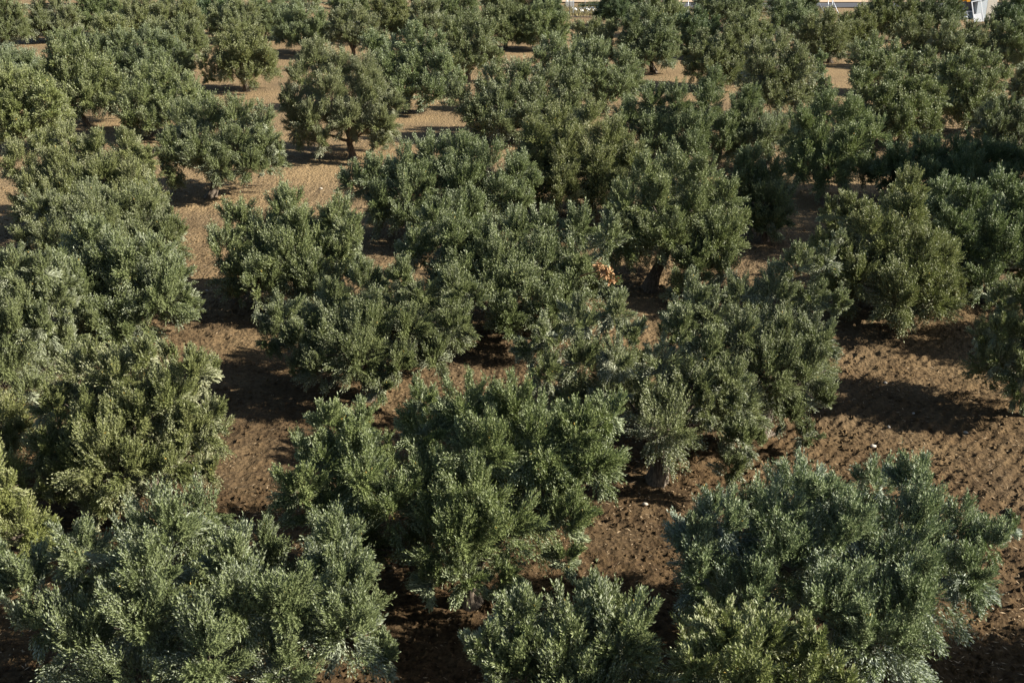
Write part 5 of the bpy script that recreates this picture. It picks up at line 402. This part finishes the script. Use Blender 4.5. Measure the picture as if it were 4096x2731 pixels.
n_leaves = 0; roots = {}
for i, (label, tone, loc, lobes) in enumerate(TREES):
    kw = {}
    if 'thick pale trunk' in label: kw = dict(fork=1.15, lean=(-.02, .0), girth=.19)
    if 'dark leaning trunk' in label: kw = dict(fork=1.7, lean=(.55, .3), girth=.2)
    if 'leaning trunk in the right' in label: kw = dict(fork=1.5, lean=(.7, .1), girth=.15)
    if 'straight dark trunk' in label: kw = dict(fork=1.3, lean=(0, 0), girth=.2)
    r, n = olive_tree(label, tone, loc, lobes, 100 + i, **kw); roots[label] = r; n_leaves += n
print('leaves', n_leaves)

# ------------------------------------------------------------------ small parts on two of the trees
def leaf_tuft(center, r, n, L, Wd, seed):
    rng = np.random.default_rng(seed)
    p = np.array(center) + rand_dirs(rng, n) * r * rng.uniform(.1, 1, (n, 1)) * np.array([1, .8, .8])
    d = unit(rand_dirs(rng, n) + np.array([0, -.2, -.5])); s = unit(np.cross(d, rand_dirs(rng, n)))
    l = L * rng.uniform(.6, 1.3, n)[:, None]; w = Wd * rng.uniform(.6, 1.3, n)[:, None]
    v = np.stack([p, p + d * l * .4 - s * w, p + d * l, p + d * l * .45 + s * w], 1).reshape(-1, 3)
    return v, np.arange(n * 4).reshape(-1, 4)
def find(txt): return [r for k, r in roots.items() if txt in k][0]
def local(root, p): return np.array(p) - np.array(root.location)
g = find('scorched brown dead branch'); c = local(g, (2.72, 31.25, 2.62))
v, f = merge([leaf_tuft(c, .26, 170, .15, .035, 1), leaf_tuft(c + np.array([.2, .05, -.28]), .16, 50, .15, .035, 2), leaf_tuft(c + np.array([-.25, 0, .2]), .12, 30, .13, .03, 4),
              tube(np.array([c + [-.9, .5, -.4], c + [-.3, .2, -.1], c, c + [.3, -.05, -.25]]), [.03, .02, .012, .005], 6)])
link('dead_branch', mesh_np('dead_branch', v, f, M_DEAD), g)
g = find('bottom left corner, bare'); c = local(g, (-3.04, 13.75, 2.62))
v, f = leaf_tuft(c, .09, 40, .12, .016, 3)
link('dry_tuft', mesh_np('dry_tuft', v, f, M_STRAW), g)
g = find('thick pale trunk')
for dx, dy, dz, r in ((-.11, -.185, .96, .065), (.13, -.165, .90, .05)):
    a = np.linspace(0, 2 * math.pi, 13)[:-1]
    rim = np.stack([dx + r * np.cos(a), np.full(12, dy), dz + r * 1.15 * np.sin(a)], -1)
    rim2 = rim + np.array([0, .10, 0]); face = rim * np.array([1, 1, 1]) ; mid = np.array([[dx, dy - .012, dz]])
    v = np.vstack([rim, rim2, mid]); i = np.arange(12); j = (i + 1) % 12
    f = np.vstack([np.stack([j, i, i + 12, j + 12], -1), np.stack([i[::2], j[::2], (j[::2] + 1) % 12, np.full(6, 24)], -1)])
    link('pruning_cut', mesh_np('pruning_cut', v, f, M_CUT), g)

# ------------------------------------------------------------------ trees just outside the right edge (their shade falls into the picture)
for i, (label, tone, loc, s) in enumerate((
        ('olive tree beyond the bottom right corner, shading the soil there', 'g', (12.6, 14.6), 1.0),
        ('olive tree beyond the right edge, shading the soil above the furrows', 'g', (19.3, 31.0), 1.05))):
    rr = random.Random(40 + i)
    lob = [(1.7 * math.cos(a) * s, 1.7 * math.sin(a) * s, z, .95 * s, 1) for a, z in [(k * 1.05 + rr.random() * .4, 1.3 + .9 * (k % 2)) for k in range(6)]]
    lob += [(.9 * math.cos(k * 1.6), .9 * math.sin(k * 1.6), 2.9, .95 * s, 1) for k in range(4)]
    olive_tree(label, tone, loc, lob, 900 + i)
for i, (loc, h, ry, lab) in enumerate((((26.0, 40.6), 15.5, 1.9, 'tallest dark broadleaf tree beyond the right edge, its shade crossing the grove'), ((27.2, 46.6), 10.5, 2.0, 'tall dark broadleaf tree beyond the right edge, behind the tallest one'))):
    lob = []
    for k in range(int(h * 1.7)):
        z = 2.2 + k * (h - 3.4) / (h * 1.7); r = 2.2 - .8 * abs(z - h * .45) / (h * .5); a = k * 2.4
        lob.append((1.4 * math.cos(a), ry * math.sin(a), z, r, 1))
    rng = np.random.default_rng(77 + i)
    tr = thing('tall_tree', lab, 'tree', (*loc, gz1(*loc)))
    v, f = wood_for(lob, 3.0, (.1, .1), .38, 2, rng); link('trunk', mesh_np('trunk', v, f, M_BARK, smooth=True), tr)
    v, f, tint, dry = leaves_for(lob, (.26, .05, 4, 1.7), rng); cr = link('crown', mesh_np('crown', v, f, M_LEAF, {'tint': tint, 'dry': dry}), tr); cr.color = (.7, .85, .7, 1)
rng = np.random.default_rng(78); lob = []
for x0, x1 in ((-85, 3.5), (12.5, 31)):
    for k in range(int((x1 - x0) / 1.5)):
        lob.append((rng.uniform(x0, x1), rng.uniform(129, 141) if x1 < 10 else rng.uniform(127, 133), rng.uniform(1.0, 2.3), rng.uniform(.9, 1.4), 0))
vs = []
for k in range(0, len(lob), 6):
    vs.append(leaves_for(lob[k:k + 6], (.2, .032, 4, 1.4), rng)[:3])
v = np.vstack([q[0] for q in vs]); o = link('olive_wood', mesh_np('olive_wood', v, np.arange(len(v)).reshape(-1, 4), M_LEAF, {'tint': np.concatenate([q[2] for q in vs])}))
tag(o, 'mass of olive trees beyond the last rows along the top edge', 'trees', kind='stuff')

# ------------------------------------------------------------------ clods, straw and stones on the soil
rng = np.random.default_rng(11)
def scatter(n, y0, y1, power=1.0):
    t = rng.random(n); y = 1 / (1 / y0 + t * (1 / y1 - 1 / y0)) if power == 2 else y0 * (y1 / y0) ** t
    x = rng.uniform(-1, 1, n) * (y * .52 + 2); return x, y
x, y = scatter(60000, 13.5, 62); keep = vnoise(x * .5, y * .5, 31) > rng.uniform(.15, .75, len(x)); x, y = x[keep], y[keep]; n = len(x)
z = ground_z(x, y); s = .018 + .05 * rng.random(n) ** 2.5 * 1.15
octa = np.array([(1, 0, 0), (0, 1, 0), (-1, 0, 0), (0, -1, 0), (0, 0, .75), (0, 0, -.6)], float)
q = octa[None] * s[:, None, None] * rng.uniform(.65, 1.35, (n, 6, 1)); an = rng.uniform(0, 6.28, n); ca, sa = np.cos(an)[:, None], np.sin(an)[:, None]
q = np.stack([q[..., 0] * ca - q[..., 1] * sa, q[..., 0] * sa + q[..., 1] * ca, q[..., 2]], -1) + np.stack([x, y, z + s * .25], -1)[:, None]
tri = np.array([(0, 1, 4), (1, 2, 4), (2, 3, 4), (3, 0, 4), (1, 0, 5), (2, 1, 5), (3, 2, 5), (0, 3, 5)])
me = mesh_np('soil_clods', q.reshape(-1, 3), (tri[None] + (np.arange(n) * 6)[:, None, None]).reshape(-1, 3), M_SOIL)
tag(link('soil_clods', me), 'loose clods of broken soil lying on the tilled ground', 'clods', kind='stuff')
x, y = scatter(26000, 13.5, 95); keep = vnoise(x * .35 + 9, y * .35, 33) + np.clip((y - 30) / 60, 0, .35) > rng.uniform(.25, .95, len(x)); x, y = x[keep], y[keep]; n = len(x)
z = ground_z(x, y) + .012; an = rng.uniform(0, 6.28, n); l = rng.uniform(.03, .11, n) * (1 + y / 60); w = rng.uniform(.004, .009, n) * (1 + y / 50)
d = np.stack([np.cos(an), np.sin(an), rng.uniform(-.2, .35, n)], -1); sd_ = np.stack([-np.sin(an), np.cos(an), rng.uniform(-.3, .3, n)], -1); p = np.stack([x, y, z], -1)
v = np.stack([p, p + d * (l * .5)[:, None] - sd_ * w[:, None], p + d * l[:, None], p + d * (l * .5)[:, None] + sd_ * w[:, None]], 1).reshape(-1, 3)
tag(link('straw_litter', mesh_np('straw_litter', v, np.arange(n * 4).reshape(-1, 4), M_STRAW)), 'dry straw and fallen leaves strewn over the soil', 'litter', kind='stuff')
for i, (x, y, s) in enumerate(((9.07,25.20,0.08),(9.76,26.19,0.06),(11.69,26.00,0.06),(10.73,27.16,0.05),(10.57,29.09,0.06),(-8.82,50.82,0.08),(-10.62,36.95,0.07),(3.02,22.29,0.07))
):
    rs = np.random.default_rng(60 + i); a = np.linspace(0, math.pi, 7)[:, None]; b = np.linspace(0, 2 * math.pi, 11)[:-1][None]
    v = np.stack([np.sin(a) * np.cos(b), np.sin(a) * np.sin(b) * .75, np.cos(a) * .55 + 0 * b], -1).reshape(-1, 3); v[10:-10] *= rs.uniform(.82, 1.15, (len(v) - 20, 1))
    i0 = np.arange(6)[:, None] * 10; j = np.arange(10)[None]; f = np.stack([i0 + j, i0 + 10 + j, i0 + 10 + (j + 1) % 10, i0 + (j + 1) % 10], -1).reshape(-1, 4)
    o = link('stone', mesh_np('stone', v * s, f, M_STONE, smooth=True)); o.location = (x, y, gz1(x, y, True) + s * .3); o.rotation_euler = (0, 0, i * 1.3)
    tag(o, 'small pale stone lying on the bare soil', 'stone', 'pale stones on the soil')

# ------------------------------------------------------------------ far edge of the grove: road, track, grass, fence, shed
def sheet(name, x0, x1, y0, y1, z, mat, label, kind='structure', cat=None, slope=0.0):
    nx_, ny_ = 60, 8; X, Y = np.meshgrid(np.linspace(x0, x1, nx_), np.linspace(0, 1, ny_))
    wob = (vnoise(X * .3, Y * 0 + 1, 91) - .5) * .8
    YY = y0 + (y1 - y0) * Y + slope * (X - x0) + wob; Z = ground_z(X, YY, False) * 0 + z
    ii = (np.arange(ny_ - 1)[:, None] * nx_ + np.arange(nx_ - 1)[None]).ravel()
    o = link(name, mesh_np(name, np.stack([X, YY, Z], -1).reshape(-1, 3), np.stack([ii, ii + 1, ii + nx_ + 1, ii + nx_], -1), mat)); return tag(o, label, cat, kind=kind)
sheet('road', 14, 130, 135.5, 140.8, .13, M_ROAD, 'grey asphalt road running past the far end of the grove')
sheet('track', 5, 130, 141.6, 146.5, .135, M_TRACK, 'pale dirt track beyond the grey road')
def grass_blades(n, x0, x1, y0, y1, h, w, seed):
    rg = np.random.default_rng(seed); x = rg.uniform(x0, x1, n); y = rg.uniform(y0, y1, n)
    p = np.stack([x, y, ground_z(x, y, False) - .02], -1); hh = h * rg.uniform(.4, 1.2, n); an = rg.uniform(0, 3.14, n)
    s = np.stack([np.cos(an), np.sin(an), np.zeros(n)], -1) * w; t = np.stack([rg.normal(0, .3, n), rg.normal(0, .3, n), np.ones(n)], -1) * hh[:, None]
    return np.stack([p - s, p + s, p + t + s * .15, p + t - s * .15], 1).reshape(-1, 3), np.arange(n * 4).reshape(-1, 4)
v, f = grass_blades(14000, 3, 36, 126, 135.5, .38, .035, 1)
tag(link('grass', mesh_np('grass', v, f, M_GRASS)), 'dry olive-brown grass in the gap at the far end of the grove', 'grass', kind='stuff')
rg = np.random.default_rng(4); n = 170; x = 6.8 + 4.6 * rg.random(n); y = 128.5 + 4 * rg.random(n) + .2 * (x - 7); an = rg.uniform(0, 3.1, n)
v, f = leaf_tuft((0, 0, 0), 1, n, .16, .08, 6); v = v.reshape(n, 4, 3); v += (np.stack([x, y, np.full(n, .36)], -1) - v.mean(1))[:, None]
tag(link('wild_flowers', mesh_np('wild_flowers', v.reshape(-1, 3), f, M_FLOWER)), 'scattered small white flowers in the dry grass', 'flowers', kind='stuff')
for i, (x, y, r, lab) in enumerate(((8.3, 135.6, .55, 'low green weed clump in the dry grass beside the concrete block'), (9.7, 136.1, .75, 'larger dark green weed clump in the dry grass right of the first'), (11.3, 135.4, .5, 'small weed clump in the dry grass near the big dark tree'))):
    w_ = thing('weed', lab, 'weed', (x, y, 0), 'weeds in the grassy gap')
    v, f = grass_blades(420, -r, r, -r * .6, r * .6, r * .95, .03, 20 + i); link('leaves', mesh_np('leaves', v, f, M_WEED), w_)
pp = np.stack([np.linspace(2, 17, 40), 123.55 + .06 * np.sin(np.linspace(0, 9, 40)), .22 + .03 * np.sin(np.linspace(0, 22, 40))], -1)
tag(link('irrigation_pipe', mesh_np('irrigation_pipe', *tube(pp, .045, 8), M_PIPE, smooth=True)), 'thin black irrigation pipe running along the grassy gap', 'pipe')
fence = thing('wire_fence', 'wire fence with thin metal posts closing off the far end of the grove', 'fence', (6.1, 123.9, 0))
def post(x, y, h, r, mat, top=(0, 0)):
    v, f = tube(np.array([(0, 0, -.1), (0, 0, h * .5), (top[0], top[1], h)]), r, 8); o = link('post', mesh_np('post', v, f, mat, smooth=True), fence); o.location = np.array((x, y, 0)) - np.array(fence.location)
    return o
px = [6.1] + [9.6 + 3.05 * k for k in range(8)] + [33.8]
for k, x in enumerate(px): post(x, 123.9 + (x - 6.1) * .04, 2.75 if k == 0 else 1.9, .035, M_DARK if k == 0 else M_STEEL)
post(6.7, 128.0, 2.6, .04, M_STEEL); post(34.75, 126.9, 1.9, .04, M_STEEL); post(8.7, 139.3, 2.2, .04, M_STEEL)
for a, b in (((33.75, 125.0, .15), (32.7, 126.4, 2.1)), ((34.75, 126.8, 1.6), (35.35, 125.3, -.05)), ((33.8, 125.1, 1.1), (34.4, 126.2, -.05))):
    v, f = tube(np.array([a, b]) - np.array(fence.location), .035, 8); link('brace', mesh_np('brace', v, f, M_STEEL, smooth=True), fence)
wires = []
for h in (.3, .7, 1.1, 1.5, 1.85): wires.append(tube(np.array([(6.1, 123.86, h), (20, 124.42, h - .02), (33.8, 124.97, h)]) - np.array(fence.location), .006, 4))
v, f = merge(wires); link('wire', mesh_np('wire', v, f, M_STEEL), fence)
blk = thing('marker_post', 'white post set in a concrete block beside the grassy gap', 'post', (6.55, 136.5, 0))
link('concrete_block', mesh_np('concrete_block', *box((.2, 0, .3), (1.0, .6, .75)), M_CONC), blk)
link('pole', mesh_np('pole', *tube(np.array([(-.15, -.1, .6), (-.15, -.1, 2.6)]), .06, 8), M_WHITE, smooth=True), blk)

shed = thing('shed', 'small white shed with an orange sheet under its awning at the top right', 'shed', (47.5, 123.0, 0))
def spart(name, mat, *bs): return link(name, mesh_np(name, *merge(bs), mat), shed)
spart('wall', M_WALL, box((2.0, 1.0, 1.4), (1.0, 2.0, 2.8)), box((0.1, 1.95, 1.4), (2.75, .1, 2.8)), box((1.1, .95, 2.35), (.75, .08, .9)))
spart('side_panel', M_BEIGE, box((3.02, .55, 1.35), (1.0, 1.1, 2.7)))
spart('window', M_GLASS, box((1.1, 1.0, 1.35), (.74, .06, 1.0)))
spart('counter', M_WHITE, box((.9, .75, .82), (1.5, .5, .06)), box((.2, .75, .4), (.06, .45, .8)))
spart('roof', M_WHITE, box((1.2, .95, 2.86), (4.9, 2.5, .10), rotx(-.06)))
spart('awning', M_WHITE, box((-1.3, -.45, 2.42), (3.2, 1.5, .05), rotx(.12)), box((-2.8, -1.1, 1.2), (.05, .05, 2.4)))
spart('orange_sheet', M_ORANGE, *[box((-1.75 + k * .33, -.6 + .05 * (k % 2), 2.06 + .04 * ((k * 7) % 3)), (.36, .08, .34), roty(.12 * ((k % 3) - 1))) for k in range(7)])
fr = thing('window_frame', 'white empty window frame leaning to the left in front of the shed', 'frame', (48.45, 120.6, .02))
rot = roty(-.20) @ rotx(-.22)
for nm, bs in (('stile', [box((-.46, 0, 1.1), (.10, .06, 2.25))]), ('stile', [box((.46, 0, 1.1), (.10, .06, 2.25))]), ('rail', [box((0, 0, 2.18), (.82, .055, .10))]), ('rail', [box((0, 0, .06), (.82, .055, .10))]), ('panel', [box((0, .0, .5), (.82, .03, .75))])):
    v, f = merge(bs); link(nm, mesh_np(nm, v @ rot.T, f, M_WHITE), fr)
def chair(x, y, rz, label):
    c_ = thing('garden_chair', label, 'chair', (x, y, 0), None, rz)
    link('seat', mesh_np('seat', *box((0, 0, .43), (.46, .44, .04)), M_WHITE), c_)
    link('backrest', mesh_np('backrest', *merge([box((-.19, .22, .70), (.06, .04, .5)), box((.19, .22, .70), (.06, .04, .5)), box((0, .22, .93), (.44, .045, .08)), box((0, .215, .68), (.07, .03, .42)), box((-.1, .215, .68), (.05, .03, .42)), box((.1, .215, .68), (.05, .03, .42))]), M_WHITE), c_)
    for sx in (-1, 1):
        link('armrest', mesh_np('armrest', *box((sx * .25, 0, .64), (.05, .46, .035)), M_WHITE), c_)
        for sy in (-1, 1): link('leg', mesh_np('leg', *tube(np.array([(sx * .24, sy * .2, .0), (sx * .21, sy * .18, .42)]), [.02, .028], 6), M_WHITE), c_)
chair(46.6, 121.9, .5, 'white plastic garden chair under the orange sheet, further from the leaning frame')
chair(47.35, 121.6, -.2, 'white plastic garden chair right beside the leaning window frame')
